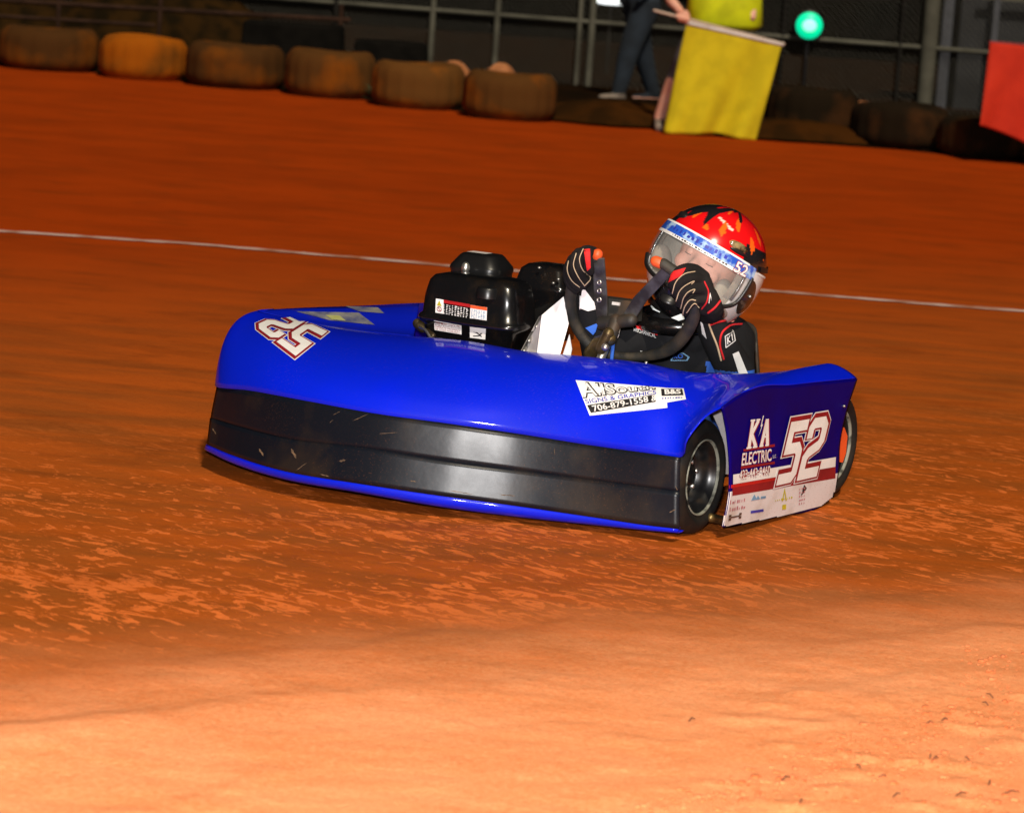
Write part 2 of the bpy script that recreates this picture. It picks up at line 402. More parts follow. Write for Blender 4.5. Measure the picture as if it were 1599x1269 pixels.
def height(x, y):
    x = np.asarray(x, float); y = np.asarray(y, float)
    h = 0; e_ = sdist(x, y, EP0, EP1); near = 1-sstep(-0.3, 0.25, e_)
    fade = 1-sstep(7.5, 11, np.hypot(x, y-2))
    h = (fbm(x*1.3+50, y*2.6+50, 4, 3)-0.47)*0.006*near
    h += (fbm(x*14+9, y*22+90, 4, 8)-0.44)*0.006*near
    cl = fbm(x*13+31, y*17+7, 4, 21); right = sstep(-0.1, 0.7, x)*sstep(-0.25, -1.1, e_)
    h += np.clip(cl-0.5, 0, 1)*0.035*right
    # ragged little scarps pushed up by the karts
    for off, amp, sd_ in ((0.0, 0.009, 5), (0.34, 0.004, 15), (-0.36, 0.003, 33)):
        r_ = sdist(x, y, R0, R1)-off+(fbm(x*1.6+20, y*0.2+3, 4, sd_)-0.47)*0.42
        m_ = sstep(0.35, 0.62, fbm(x*1.1+5, y*0.4+77, 3, sd_+2)*1.15)
        h += amp*(sstep(-0.28, 0.0, r_)*(1-sstep(0.0, 0.09, r_)))*m_*1.4
    # groove: streaky tyre-worn relief
    c, s = math.cos(math.radians(-42)), math.sin(math.radians(-42))
    uu, vv = x*c+y*s, -x*s+y*c
    h += (fbm(uu*7+60, vv*17+40, 3, 51)-0.44)*0.006*(1-near)*fade
    h += sstep(0.0, 3.0, sdist(x, y, TP0, TP1))*0.0
    return h

# ------------------------------------------------------------------ ground
def axis_pts(lo, hi, d, far_lo, far_hi, g=1.12):
    p = list(np.arange(lo, hi, d)); s = d
    while p[-1] < far_hi: s *= g; p.append(p[-1]+s)
    s = d; q = [lo]
    while q[-1] > far_lo: s *= g; q.append(q[-1]-s)
    return np.array(q[::-1][:-1]+p)
xs = axis_pts(-1.7, 1.9, 0.0125, -600, 600); ys = axis_pts(4.7, 10.5, 0.0165, -60, 1200)
X, Y = np.meshgrid(xs, ys, indexing='ij'); Z = height(X, Y)
V = np.stack([X, Y, Z], -1).reshape(-1, 3).astype(np.float32)
a, b = X.shape
idx = np.arange(a*b).reshape(a, b)
Q = np.stack([idx[:-1, :-1], idx[1:, :-1], idx[1:, 1:], idx[:-1, 1:]], -1).reshape(-1, 4).astype(np.int32)
gm = bpy.data.meshes.new('dirt_track'); gm.vertices.add(len(V)); gm.vertices.foreach_set('co', V.ravel())
gm.loops.add(Q.size); gm.loops.foreach_set('vertex_index', Q.ravel()); gm.polygons.add(len(Q))
gm.polygons.foreach_set('loop_start', np.arange(0, Q.size, 4, dtype=np.int32)); gm.update(calc_edges=True)

def clay():
    m = bpy.data.materials.new('red_clay'); m.use_nodes = True
    n = m.node_tree.nodes; l = m.node_tree.links; b_ = n['Principled BSDF']
    tc = n.new('ShaderNodeTexCoord')
    def mapping(scale, rz=0.0, loc=(0, 0, 0)):
        q = n.new('ShaderNodeMapping'); q.inputs['Scale'].default_value = scale; q.vector_type = 'POINT'
        r_ = n.new('ShaderNodeVectorRotate'); r_.rotation_type = 'Z_AXIS'; r_.inputs['Angle'].default_value = math.radians(rz)
        l.new(tc.outputs['Object'], r_.inputs[0]); l.new(r_.outputs[0], q.inputs[0]); q.inputs['Location'].default_value = loc
        return q.outputs[0]
    def noise(vec, sc, det=5, rough=0.55, dist=0.0):
        q = n.new('ShaderNodeTexNoise'); q.inputs['Scale'].default_value = sc; q.inputs['Detail'].default_value = det
        q.inputs['Roughness'].default_value = rough; q.inputs['Distortion'].default_value = dist
        l.new(vec, q.inputs['Vector']); return q.outputs['Fac']
    def rng(x, a_, b_2, c=0.0, d=1.0, smooth=True):
        q = n.new('ShaderNodeMapRange'); q.interpolation_type = 'SMOOTHSTEP' if smooth else 'LINEAR'
        for i, k in enumerate((a_, b_2, c, d)): q.inputs[i+1].default_value = k
        l.new(x, q.inputs[0]); return q.outputs[0]
    def mth(op, x, y):
        q = n.new('ShaderNodeMath'); q.operation = op
        for i, k in enumerate((x, y)):
            if isinstance(k, (int, float)): q.inputs[i].default_value = k
            else: l.new(k, q.inputs[i])
        return q.outputs[0]
    def mix(f_, c1, c2):
        q = n.new('ShaderNodeMix'); q.data_type = 'RGBA'
        if isinstance(f_, (int, float)): q.inputs[0].default_value = f_
        else: l.new(f_, q.inputs[0])
        for i, k in ((6, c1), (7, c2)):
            if isinstance(k, tuple): q.inputs[i].default_value = (*k, 1)
            else: l.new(k, q.inputs[i])
        return q.outputs[2]
    def linedist(A_, B_):
        d = (B_-A_)[:2]; d = d/np.linalg.norm(d)
        q = n.new('ShaderNodeVectorMath'); q.operation = 'DOT_PRODUCT'; l.new(tc.outputs['Object'], q.inputs[0])
        q.inputs[1].default_value = (-d[1], d[0], 0); return mth('SUBTRACT', q.outputs['Value'], float(-A_[0]*d[1]+A_[1]*d[0]))
    plain = mapping((1, 1, 1)); streak = mapping((1, 2.3, 1), 42); long_ = mapping((0.5, 5, 1), 4)
    wob = noise(mapping((0.8, 0.8, 1)), 2.2, 4)
    e_ = mth('ADD', linedist(EP0, EP1), mth('MULTIPLY', mth('SUBTRACT', wob, 0.5), 0.55))
    # loose powder on the inside
    powder = mix(rng(noise(plain, 3.5, 6, 0.6), 0.3, 0.7), (0.87, 0.305, 0.125), (0.82, 0.25, 0.085))
    fine = noise(plain, 75, 8, 0.85); powder = mix(mth('MULTIPLY', rng(fine, 0.44, 0.58), 0.6), powder, (0.93, 0.41, 0.18))
    band = rng(noise(long_, 2.6, 5), 0.45, 0.62); powder = mix(mth('MULTIPLY', band, 0.18), powder, (0.78, 0.235, 0.075))
    # worn groove: dull brown packed clay with torn orange flecks
    groove = mix(rng(noise(mapping((0.6, 2.5, 1), 8), 2.4, 5), 0.3, 0.7), (0.46, 0.092, 0.009), (0.30, 0.075, 0.011))
    fl = noise(streak, 13, 6, 0.66, 0.9); dens = noise(mapping((0.6, 1.1, 1)), 1.3, 3)
    thr = mth('SUBTRACT', fl, mth('MULTIPLY', mth('SUBTRACT', dens, 0.5), -0.35))
    fm = rng(thr, 0.535, 0.575)
    gz = mth('MULTIPLY', rng(e_, -0.12, 0.3), mth('SUBTRACT', 1.0, rng(e_, 1.2, 2.9)))
    fleck = mth('MULTIPLY', mth('MULTIPLY', fm, gz), 0.95)
    groove = mix(fleck, groove, (0.74, 0.170, 0.032))
    # far, darker and more saturated
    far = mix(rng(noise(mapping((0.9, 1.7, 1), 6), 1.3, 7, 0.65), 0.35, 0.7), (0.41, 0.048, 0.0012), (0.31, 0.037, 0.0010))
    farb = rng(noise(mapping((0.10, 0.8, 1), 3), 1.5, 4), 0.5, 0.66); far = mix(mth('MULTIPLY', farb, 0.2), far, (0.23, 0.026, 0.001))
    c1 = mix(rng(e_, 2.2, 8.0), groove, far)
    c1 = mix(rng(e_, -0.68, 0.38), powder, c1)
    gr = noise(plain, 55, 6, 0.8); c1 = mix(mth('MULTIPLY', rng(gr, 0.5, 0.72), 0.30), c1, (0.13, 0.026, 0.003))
    blotch = noise(mapping((0.7, 1.4, 1), 10), 3.2, 6, 0.65); c1 = mix(mth('MULTIPLY', mth('MULTIPLY', rng(blotch, 0.5, 0.66), rng(e_, 0.1, 0.9)), 0.32), c1, (0.15, 0.032, 0.004))  # dark clay blotches, with the shade around the kart put into their colour
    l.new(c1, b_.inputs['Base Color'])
    rr = mix(gz, (0.9, 0.9, 0.9), (0.62, 0.62, 0.62)); l.new(rr, b_.inputs['Roughness'])
    b_.inputs['Specular IOR Level'].default_value = 0.06
    h = mth('ADD', mth('MULTIPLY', noise(plain, 45, 6, 0.7), 0.5), mth('MULTIPLY', fleck, 0.25))
    h = mth('ADD', h, mth('MULTIPLY', mth('MULTIPLY', noise(streak, 7, 4), gz), 0.6)); h = mth('ADD', h, mth('MULTIPLY', noise(plain, 130, 4, 0.8), 0.4))
    bp = n.new('ShaderNodeBump'); bp.inputs['Strength'].default_value = 0.55; bp.inputs['Distance'].default_value = 0.012
    l.new(h, bp.inputs['Height']); l.new(bp.outputs[0], b_.inputs['Normal'])
    return m
MT['clay'] = clay()
tag(obj('dirt_track', gm, 'clay'), kind='structure')

# verge beyond the tyres
MT['verge'] = mat('dark_verge_soil', (0.018, 0.007, 0.002), 0.95, spec=.03, col2=(0.007, 0.004, 0.0015), vscale=1.6, thr=(0.35, 0.65), bump=0.8, bscale=8)
dT = (TP1-TP0)[:2]; dT /= np.linalg.norm(dT); nT = np.array([-dT[1], dT[0]])
vs, fs = [], []
for i, s in enumerate(np.linspace(-80, 80, 161)):
    o0 = 0.35+0.25*math.sin(s*0.9)+0.2*math.sin(s*2.3+1)
    for j, (t, z) in enumerate(((o0, 0.004), (o0+0.5, 0.05), (o0+1.2, 0.07), (o0+5, 0.03), (250, 0.03))):
        p = TP0[:2]+dT*s+nT*t; vs.append((p[0], p[1], z))
    if i: fs += [((i-1)*5+j, i*5+j, i*5+j+1, (i-1)*5+j+1) for j in range(4)]
tag(obj('verge', (vs, fs), 'verge'), kind='structure')

# chalk line
def chalk():
    P = [(-900, 318), (-300, 343), (0, 362), (300, 382), (600, 407), (900, 432), (1200, 455), (1599, 487), (2200, 530), (2600, 560)]
    W_ = [onz(u, v)[:2] for u, v in P]; L = spline(np.array(W_), 500); vs, fs = [], []
    for i, p in enumerate(L):
        wd = 0.042*(0.65+0.7*vnoise(np.array(i*0.31), np.array(0.5), 4)); wob = 0.05*(fbm(np.array(i*0.06), np.array(2.0), 3, 9)-0.45)
        for k in (-1, 1):
            q = (p[0], p[1]+wob+k*wd); vs.append((q[0], q[1], float(height(q[0], q[1]))+0.004))
        if i: fs.append((2*i-2, 2*i, 2*i+1, 2*i-1))
    return vs, fs
MT['chalk'] = mat('chalk_paint', (0.62, 0.42, 0.38), 0.9, col2=(0.36, 0.10, 0.03), vscale=5, thr=(0.45, 0.68), detail=8)
tag(obj('lane_line', chalk(), 'chalk'), kind='structure')

# crumbs of clay and dry twigs on the inside
MT['clod'] = mat('clay_crumb', (0.66, 0.2, 0.07), 0.9, col2=(0.5, 0.12, 0.03), vscale=30)
MT['twig'] = mat('dry_twig', (0.16, 0.05, 0.02), 0.9, var=0.4)
cl = []
for k in range(1700):
    u = 1599-abs(RNG.normal(0, 420)); v = 1010+RNG.rand()*300
    v = max(v, 1290-(u-900)*.35+RNG.rand()*60) if u < 1500 else v
    if v > 1290: continue
    p = onz(u, v); r = 0.0013+0.0045*RNG.rand()**4
    cl.append(ellipsoid((p[0], p[1], float(height(p[0], p[1]))+r*0.2), (r*(1+RNG.rand()), r*(1+RNG.rand()), r*0.8), 5, 4))
tag(obj('clay_crumbs', join(*cl), 'clod', smooth=False), kind='stuff')
tw = []
for u, v in [(1545, 1090), (1538, 1103), (1475, 1130), (1452, 1132), (1378, 1215), (1452, 1187), (1460, 1192), (1510, 1190), (1227, 1219), (1340, 1200), (1580, 1240), (1400, 1245), (1500, 1248), (1545, 1225), (1080, 1128), (1250, 1262)]:
    p = onz(u, v); a_ = RNG.rand()*3.14; L_ = 0.006+0.008*RNG.rand(); z = float(height(p[0], p[1]))+0.003
    tw.append(sweep([(p[0]-L_*math.cos(a_), p[1]-L_*math.sin(a_), z), (p[0], p[1], z+0.005), (p[0]+L_*math.cos(a_), p[1]+L_*math.sin(a_), z+0.002)], [0.0012, 0.0016, 0.0008], 5))
tag(obj('twigs', join(*tw), 'twig'), kind='stuff')

# ------------------------------------------------------------------ KART
kart = empty('racing_kart', tuple(KO), math.atan2(kx[1], kx[0]))
tag(kart, 'blue dirt-track racing kart numbered 52 with a black nose skirt', 'racing kart')
XP = [(-1.6, .05), (-1.42, .17), (-1.33, .25), (-1.15, .35), (-.95, .405), (-.8, .413), (-.65, .388), (-.5, .318), (-.38, .256), (-.2, .205), (0, .17), (.2, .13)]
def nose_pt(u, v, back=0.0):
    y = -0.6
    for _ in range(30):
        x = np.interp(y, [p[0] for p in XP], [p[1] for p in XP])-back
        p = Lx(u, v, x); y = 0.5*y+0.5*p[1]
    return Lx(u, v, x)
bot = [(322, 703), (360, 722), (450, 750), (560, 769), (680, 790), (800, 806), (930, 820), (1010, 828), (1060, 832)]
stp = [(323, 694), (361, 710), (451, 737), (560, 755), (680, 773), (800, 789), (930, 808), (1010, 820), (1061, 826)]
mid = [(328, 655), (370, 668), (464, 690), (575, 702), (690, 720), (805, 735), (930, 752), (1010, 763), (1061, 770)]
top = [(338, 604), (385, 609), (480, 626), (590, 646), (700, 661), (810, 677), (930, 696), (1010, 707), (1062, 714)]
B0 = [nose_pt(u, v, 0.02) for u, v in bot]; B1 = [nose_pt(u, v, 0.0) for u, v in stp]
BK = [.036, .036, .036, .036, .036, .034, .026, .016, .010]
B2 = [nose_pt(u, v, k*.5+.001) for (u, v), k in zip(mid, BK)]; B3 = [nose_pt(u, v, k) for (u, v), k in zip(top, BK)]
lip = [[p-np.array([0.03, 0, 0.0]), p, (p+q)/2+np.array([.010, 0, 0]), q+np.array([-.002, 0, .004])] for p, q in zip(B0, B1)]
o = obj('nose_lip', loft(lip, 80, 8), 'blue', kart); solidify(o, 0.004)
up_ = [[b2, (b2+b3)/2+np.array([.0008, 0, 0]), b3] for b2, b3 in zip(B2, B3)]
lo_ = [[b1, (b1+b2)/2+np.array([.0012, 0, 0]), b2+np.array([0.0015, 0, 0.004])] for b1, b2 in zip(B1, B2)]
sk1 = obj('nose_skirt', loft(up_, 90, 8), 'skirt', kart); solidify(sk1, 0.003)
sk2 = obj('nose_skirt', loft(lo_, 90, 8), 'skirt', kart); solidify(sk2, 0.003)

tp = [(405, 486, -.08), (455, 497, -.1), (540, 513, -.1), (640, 524, -.1), (735, 533, -.1), (820, 548, -.1), (920, 557, -.1), (1010, 567, -.12), (1075, 580, -.15)]
T3 = [Lx(*q) for q in tp]
hood = []
def bez(B, P1, P2, T, n=9):
    return [((1-t)**3)*B+3*t*(1-t)**2*P1+3*t*t*(1-t)*P2+t**3*T for t in np.linspace(0, 1, n)]
# left shoulder wrapping out of sight, then the hood
Lw = np.array([T3[0][0]-.12, T3[0][1]-.03, T3[0][2]-.005]); Bw = np.array([0.02, -1.43, .22])
hood.append(bez(Bw, Bw+np.array([0, 0, .09]), Lw+np.array([.05, -.01, -.02]), Lw))
for i in range(9):
    B, T = B3[i], T3[i]; k = i/8
    h1 = np.array([-.03, 0.0, .085+.02*math.sin(k*3.14)]); h2 = np.array([.20-.06*k, 0.0, .012+.02*math.sin(k*3.14)])
    if i == 0: h1 = np.array([-.05, -.03, .09]); h2 = np.array([.12, -.03, -.005])
    if i == 8: h1 = np.array([-.012, 0, .115]); h2 = np.array([.12, 0, .018])
    if i in (6, 7): h1 = np.array([-.010, 0, .13]); h2 = h2+np.array([0, 0, .004])
    if i == 5: h1 = np.array([-.02, 0, .12])
    hood.append(bez(B, B+h1, T+h2, T))
arch = [(1072, 685, .05), (1098, 652, .075), (1127, 635, .09)]; inn = [(1120, 582, -.2), (1165, 583, -.28), (1200, 581, -.38)]
for (u, v, y), (a_, b_, x) in zip(arch, inn):
    B, T = Ly(u, v, y), Lx(a_, b_, x); hood.append(bez(B, B*.72+T*.28+np.array([0, 0, .022]), B*.3+T*.7+np.array([0, 0, .022]), T))
for (u, v, y), (a_, b_, x) in zip([(1160, 612, .1), (1240, 600, .1), (1338, 590, .1)], [(1225, 579, -.46), (1262, 572, -.58), (1292, 567, -.7)]):
    B, T = Ly(u, v, y), Lx(a_, b_, x); hood.append(bez(B, B*.7+T*.3+np.array([0, 0, .01]), B*.3+T*.7+np.array([0, 0, .012]), T))
HG = np.array(hood)
hood_o = obj('hood', loft(HG, 150, 26), 'blue', kart); solidify(hood_o, 0.004)
# deck behind the hood crease on the far side
deck = []
for (c0, (u, v, x)) in zip([T3[0], T3[1], T3[2], T3[3]], [(406, 484, -.13), (480, 480, -.3), (570, 477, -.42), (655, 473, -.5)]):
    E_ = Lx(u, v, x); c0 = c0+np.array([0, 0, 0.001]); L_ = np.linalg.norm(E_-c0)
    deck.append([c0, c0*.85+E_*.15+np.array([0, 0, -.06*L_]), c0*.5+E_*.5+np.array([0, 0, -.10*L_]), c0*.15+E_*.85+np.array([0, 0, -.02*L_]), E_])
deck_o = obj('side_deck', loft(deck, 40, 14), 'blue_shaded', kart); solidify(deck_o, 0.004)
edge = [Lx(406, 484, -.13), Lx(480, 480, -.3), Lx(570, 477, -.42), Lx(655, 473, -.5), np.array([-.78, -1.05, .40])]
rp = [[p, p+np.array([0, -.03, -.12]), p+np.array([0, -.03, -.36])] for p in edge]
o = obj('side_panel', loft(rp, 30, 8), 'purple', kart); solidify(o, 0.004)
# near side panel
out_top = [(1127, 636), (1160, 613), (1240, 601), (1338, 591)]
pan_rows = [  # from front edge to rear edge: (top, ..., bottom) pixel rows
    [(1127, 636), (1135, 680), (1139, 730), (1137, 780), (1128, 822)],
    [(1160, 613), (1166, 665), (1170, 720), (1170, 770), (1168, 815)],
    [(1240, 601), (1238, 650), (1236, 705), (1234, 752), (1230, 803)],
    [(1300, 595), (1288, 640), (1280, 690), (1278, 740), (1276, 793)],
    [(1338, 591), (1322, 640), (1311, 690), (1308, 740), (1300, 775)]]
PN = [[Ly(u, v, .085+.012*math.sin(j*0.8)+(.016 if j == 0 else 0)) for j, (u, v) in enumerate(r)] for r in pan_rows]

side = obj('side_panel', loft(PN, 60, 40), 'purple', kart); solidify(side, 0.005, 0)
bpy.context.view_layer.update()
bvh('side', side); bvh('hood', hood_o); bvh('deck', deck_o); bvh('sk1', sk1); bvh('sk2', sk2)
# bolts
def bolt(u, v, x=None, y=None, r=.006, par=kart):
    p = Lx(u, v, x) if x is not None else Ly(u, v, y)
    return obj('bolt', ellipsoid(p, (r, r, r*.8), 8, 6), 'steel', par)
bolt(1023, 576, x=-.10); bolt(1318, 634, y=.1, r=.005); bolt(1009, 566, x=-.12, r=.005)

# number on the side panel ------------------------------------------------
N5 = [(.62, .9), (.13, .9), (.13, .56), (.44, .56), (.52, .48), (.52, .17), (.45, .1), (.03, .1)]
N2 = [(.10, .66), (.10, .82), (.17, .9), (.44, .9), (.52, .82), (.52, .61), (.45, .53), (.18, .44), (.10, .36), (.10, .1), (.64, .1)]
def number52(name, quad, key, par, offs=0.0015, shear=.0):
    for k, (w_, m_, dy, e_) in enumerate(((.31, 'white', 0, .055), (.275, 'dkred', 0, .035), (.17, 'white', -.022, -.004))):
        parts = []
        for g, x0 in ((N5, 0), (N2, .66)):
            P = [((x+x0+dy*.5)/1.32, y+dy) for x, y in g]
            # miter in square units, then normalise
            Q = [(x*1.32, y) for x, y in P]; st = subdiv2d(stroke2d(Q, w_, e_), 4)
            vv = st[0].copy(); vv[:, 0] = (vv[:, 0]+shear*vv[:, 1])/1.32; parts.append((vv, st[1]))
        decal(name, join2d(*parts), quad, key, m_, par, offs+.0009*k)
number52('number_52', [(1232, 655), (1298, 644), (1274, 742), (1208, 757)], 'side', side, .0036)
# stripes and dirty white lower strip
def srect(name, quad, m_, off, nx=24, ny=6): return decal(name, rect2d(nx=nx, ny=ny), quad, 'side', m_, side, off)
srect('lower_panel', [(1136, 768), (1310, 738), (1303, 784), (1127, 829)], 'white_dirty', .0012, 70, 30)
srect('stripe', [(1137, 742), (1312, 712), (1311, 728), (1137, 758)], 'white', .0012, 24, 3)
srect('stripe', [(1136, 757), (1311, 727), (1311, 745), (1135, 775)], 'dkred', .0019, 24, 3)
srect('stripe', [(1139, 757), (1240, 739), (1240, 744), (1139, 762)], 'red', .0026, 20, 2)
# K A with bolt, hand-cut slab letters
def bars(segs, w_): return join2d(*[subdiv2d(stroke2d(s, w_), 2) for s in segs])
def KA_letters(w_, d=(0, 0)):
    K_ = [[(.13, .06), (.13, .94)], [(.40, .94), (.17, .5)], [(.17, .5), (.42, .06)], [(.02, .03), (.24, .03)], [(.02, .97), (.24, .97)], [(.3, .97), (.48, .97)], [(.3, .03), (.5, .03)]]
    A_ = [[(.68, .05), (.82, .96)], [(.82, .96), (.95, .05)], [(.72, .34), (.9, .34)], [(.6, .03), (.77, .03)], [(.86, .03), (1.02, .03)]]
    out = []
    for g in K_+A_:
        ww = w_*(.55 if abs(g[0][1]-g[1][1]) < .02 else 1.0); out.append(subdiv2d(stroke2d([(x*.9+d[0], y+d[1]) for x, y in g], ww), 2))
    return join2d(*out)
qKA = [(1170, 655), (1206, 651), (1202, 695), (1163, 701)]
decal('lettering', KA_letters(.19, (.02, -.02)), qKA, 'side', 'dkred', side, .0022)
decal('lettering', KA_letters(.12), qKA, 'side', 'white', side, .0032)
zig = (np.array([(.52, 1.1), (.47, .72), (.51, .72), (.44, .38), (.56, .80), (.515, .80), (.56, 1.1)]), [(0, 1, 5, 6), (1, 2, 4, 5), (2, 3, 4)])
decal('lightning_mark', zig, qKA, 'side', 'white', side, .0040)
for dy, m_, of, bd in ((-.03, 'dkred', .0022, .05), (0, 'white', .0032, .012)):
    decal('lettering', place2d(text2d('ELECTRIC', bd), 0, 0+dy, 1, 1+dy), [(1158, 707), (1203, 700), (1203, 719), (1156, 727)], 'side', m_, side, of)
srect('stripe', [(1160, 701), (1209, 693), (1209, 697), (1160, 705)], 'dkred', .0016, 8, 1)
srect('stripe', [(1156, 728), (1209, 720), (1209, 724), (1156, 732)], 'dkred', .0016, 8, 1)
decal('lettering', text2d('LLC'), [(1205, 710), (1210, 709), (1210, 714), (1205, 715)], 'side', 'white', side, .0032)
q = [(1153, 734), (1201, 726), (1201, 740), (1153, 748)]
decal('lettering', text2d('423-443-9460', .085), q, 'side', 'dkred', side, .0028)
decal('lettering', text2d('423-443-9460', .008), q, 'side', 'white', side, .0038)
# small sponsor marks on the dirty white strip
def smark(name, m2, quad, m_): return decal(name, m2, quad, 'side', m_, side, .0026)
def scrib(n_, rows, seed):
    r = random.Random(seed); out = []
    for j in range(rows):
        x = 0.0
        while x < 1:
            w_ = .5/n_*(0.6+r.random()); h_ = .6/rows*(.5+.5*r.random()); y = (j+.2)/rows
            out.append(rect2d(x, y, min(1, x+w_), y+h_, 1, 1)); x += 1/n_
    return join2d(*out)
smark('sponsor_mark', scrib(7, 2, 1), [(1139, 778), (1164, 773), (1163, 795), (1138, 800)], 'pink_ink')
bone = join2d(rect2d(.15, .38, .85, .62, 2, 1), rect2d(0, .05, .2, .45, 1, 1), rect2d(0, .55, .2, .95, 1, 1), rect2d(.8, .05, 1, .45, 1, 1), rect2d(.8, .55, 1, .95, 1, 1))
smark('bone_mark', bone, [(1137, 803), (1157, 799), (1156, 809), (1136, 813)], 'brown_ink')
mount = (np.array([(0, .5), (.2, 1), (.4, .5), (.3, .5), (.45, .85), (.62, .5), (.66, .5), (1, .5), (1, .68), (.66, .7)]), [(0, 1, 2), (3, 4, 5), (6, 7, 8, 9)])
smark('sponsor_mark', mount, [(1172, 772), (1195, 768), (1194, 786), (1171, 790)], 'pale_blue_ink')
smark('sponsor_mark', rect2d(nx=2, ny=1), [(1171, 797), (1191, 794), (1191, 798), (1171, 801)], 'inkblue')
smark('sponsor_mark', scrib(9, 1, 4), [(1209, 778), (1237, 773), (1237, 778), (1209, 783)], 'yellow_ink')
smark('sponsor_mark', (np.array([(.5, 1), (.3, .45), (.4, .45), (.5, .8), (.6, .45), (.7, .45), (.35, .1), (.65, .1), (.65, .3), (.35, .3)]), [(0, 1, 2, 3), (0, 3, 4, 5), (6, 7, 8, 9)]), [(1214, 762), (1234, 759), (1233, 797), (1213, 800)], 'yellow_ink')
smark('sponsor_mark', scrib(3, 5, 8), [(1247, 760), (1258, 758), (1257, 786), (1246, 789)], 'pink_ink')
smark('sponsor_mark', (np.array([(0, 0), (.5, 1), (1, .6), (.6, .3)]), [(0, 1, 2, 3)]), [(1250, 757), (1259, 755), (1258, 772), (1249, 774)], 'ink')

# nose decals -------------------------------------------------------------
def hd(name, m2, quad, m_, off, par=hood_o): return decal(name, m2, quad, 'hood', m_, par, off)
number52('number_52', [(462, 560), (393, 508), (440, 487), (512, 520)], 'hood', hood_o, .0014)
AL = [(900, 595), (1030, 608), (1036, 636), (922, 648)]
def sub(quad, x0, y0, x1, y1):
    TL, TR, BR, BL = [np.array(q, float) for q in quad]
    f_ = lambda s, t: tuple((1-t)*((1-s)*BL+s*BR)+t*((1-s)*TL+s*TR))
    return [f_(x0, y1), f_(x1, y1), f_(x1, y0), f_(x0, y0)]
hd('sponsor_sticker', rect2d(nx=16, ny=6), [(899, 594), (1040, 606), (1042, 637), (921, 649)], 'white', .0012)
hd('sponsor_sticker', rect2d(nx=10, ny=4), [(1030, 606), (1067, 607), (1071, 624), (1030, 631)], 'white', .0014)
hd('sticker_band', rect2d(nx=14, ny=2), [(917, 633), (1022, 617), (1024, 628), (923, 645)], 'ink', .0020)
hd('sticker_band', rect2d(nx=8, ny=2), [(1032, 608), (1065, 608), (1067, 618), (1033, 619)], 'ink', .0022)
hd('lettering', text2d('706-879-1558 &', .012), [(924, 634), (1026, 617), (1027, 626), (928, 643)], 'white', .0028)
hd('lettering', text2d('B&S', .03), [(1037, 609), (1062, 609), (1063, 616), (1038, 617)], 'white', .0029)
hd('lettering', scrib(8, 1, 3), [(1034, 620), (1066, 619), (1067, 623), (1034, 625)], 'inkblue', .0022)
hd('lettering', text2d('SIGNS & GRAPHICS', .01), [(913, 624), (1024, 610), (1025, 616), (916, 631)], 'inkblue', .0022)
hd('lettering', text2d('AllSouth', .045), [(903, 596), (1024, 604), (1024, 609), (911, 623)], 'ink', .0022)
hd('lettering', text2d('AllSouth', .0), [(904.5, 598), (1022, 605.5), (1022, 608), (912, 621.5)], 'white', .0030)
MT['faded'] = mat('faded_deck_sticker', (0.20, 0.19, 0.17), 0.4, col2=(0.02, 0.03, 0.12), vscale=18, thr=(0.4, 0.7))
MT['faded_y'] = mat('faded_yellow_print', (0.26, 0.24, 0.04), 0.5, col2=(0.3, 0.3, 0.12), vscale=20)
decal('deck_sticker', rect2d(nx=10, ny=4), [(462, 487), (560, 489), (585, 508), (515, 501)], 'deck', 'faded', deck_o, .002)
decal('deck_sticker', rect2d(nx=4, ny=3), [(508, 493), (530, 494), (540, 502), (518, 500)], 'deck', 'faded_y', deck_o, .003)
decal('deck_sticker', rect2d(nx=6, ny=3), [(540, 479), (590, 481), (600, 490), (560, 487)], 'deck', 'faded', deck_o, .002)
# scuffs on the skirt
MT['scuff'] = mat('scuffed_plastic', (0.16, 0.095, 0.05), 0.7, var=0.6, vscale=60)
sc = []
for (a_, b_, w_, key) in [((551, 657), (576, 646), 1.2, 'sk1'), ((592, 677), (622, 675), 1.2, 'sk1'), ((515, 660), (521, 655), 1, 'sk1'), ((520, 648), (532, 642), .9, 'sk1'), ((448, 690), (453, 682), 1, 'sk1'),
        ((441, 676), (441, 690), 2, 'sk1'), ((560, 640), (570, 638), 1, 'sk1'), ((866, 700), (866, 708), 1.6, 'sk1'), ((1055, 758), (1058, 766), 1.4, 'sk1'),
        ((530, 720), (540, 718), 4, 'sk2'), ((455, 700), (463, 716), 5, 'sk2'), ((405, 700), (412, 712), 4, 'sk2'), ((462, 735), (480, 722), 1.4, 'sk2'), ((375, 716), (384, 706), 1.2, 'sk2'), ((332, 668), (338, 678), 3, 'sk2'),
        ((780, 772), (805, 774), 2, 'sk2'), ((640, 750), (650, 752), 2, 'sk2'), ((700, 765), (740, 772), 1.5, 'sk2'), ((500, 740), (515, 744), 2, 'sk2'), ((1045, 800), (1055, 795), 2, 'sk2')]:
    a_, b_ = np.array(a_, float), np.array(b_, float); t = (b_-a_)/np.linalg.norm(b_-a_); nn = np.array([-t[1], t[0]])*w_/2
    blob = (np.array([(0, .5), (.25, .9), (.4, .7), (.7, 1), (1, .5), (.8, .2), (.55, .3), (.3, 0)]), [tuple(range(8))])
    decal('scuff', blob, [tuple(a_-nn), tuple(b_-nn), tuple(b_+nn), tuple(a_+nn)], key, 'scuff', sk1 if key == 'sk1' else sk2, .0012)
# chipped edge along the blue lip
bvh('lip', bpy.data.objects['nose_lip'])

MT['rim_black'] = mat('black_rim_paint', (.005, .005, .0055), .22, spec=.5, col2=(.03, .018, .01), vscale=20, thr=(.55, .8))
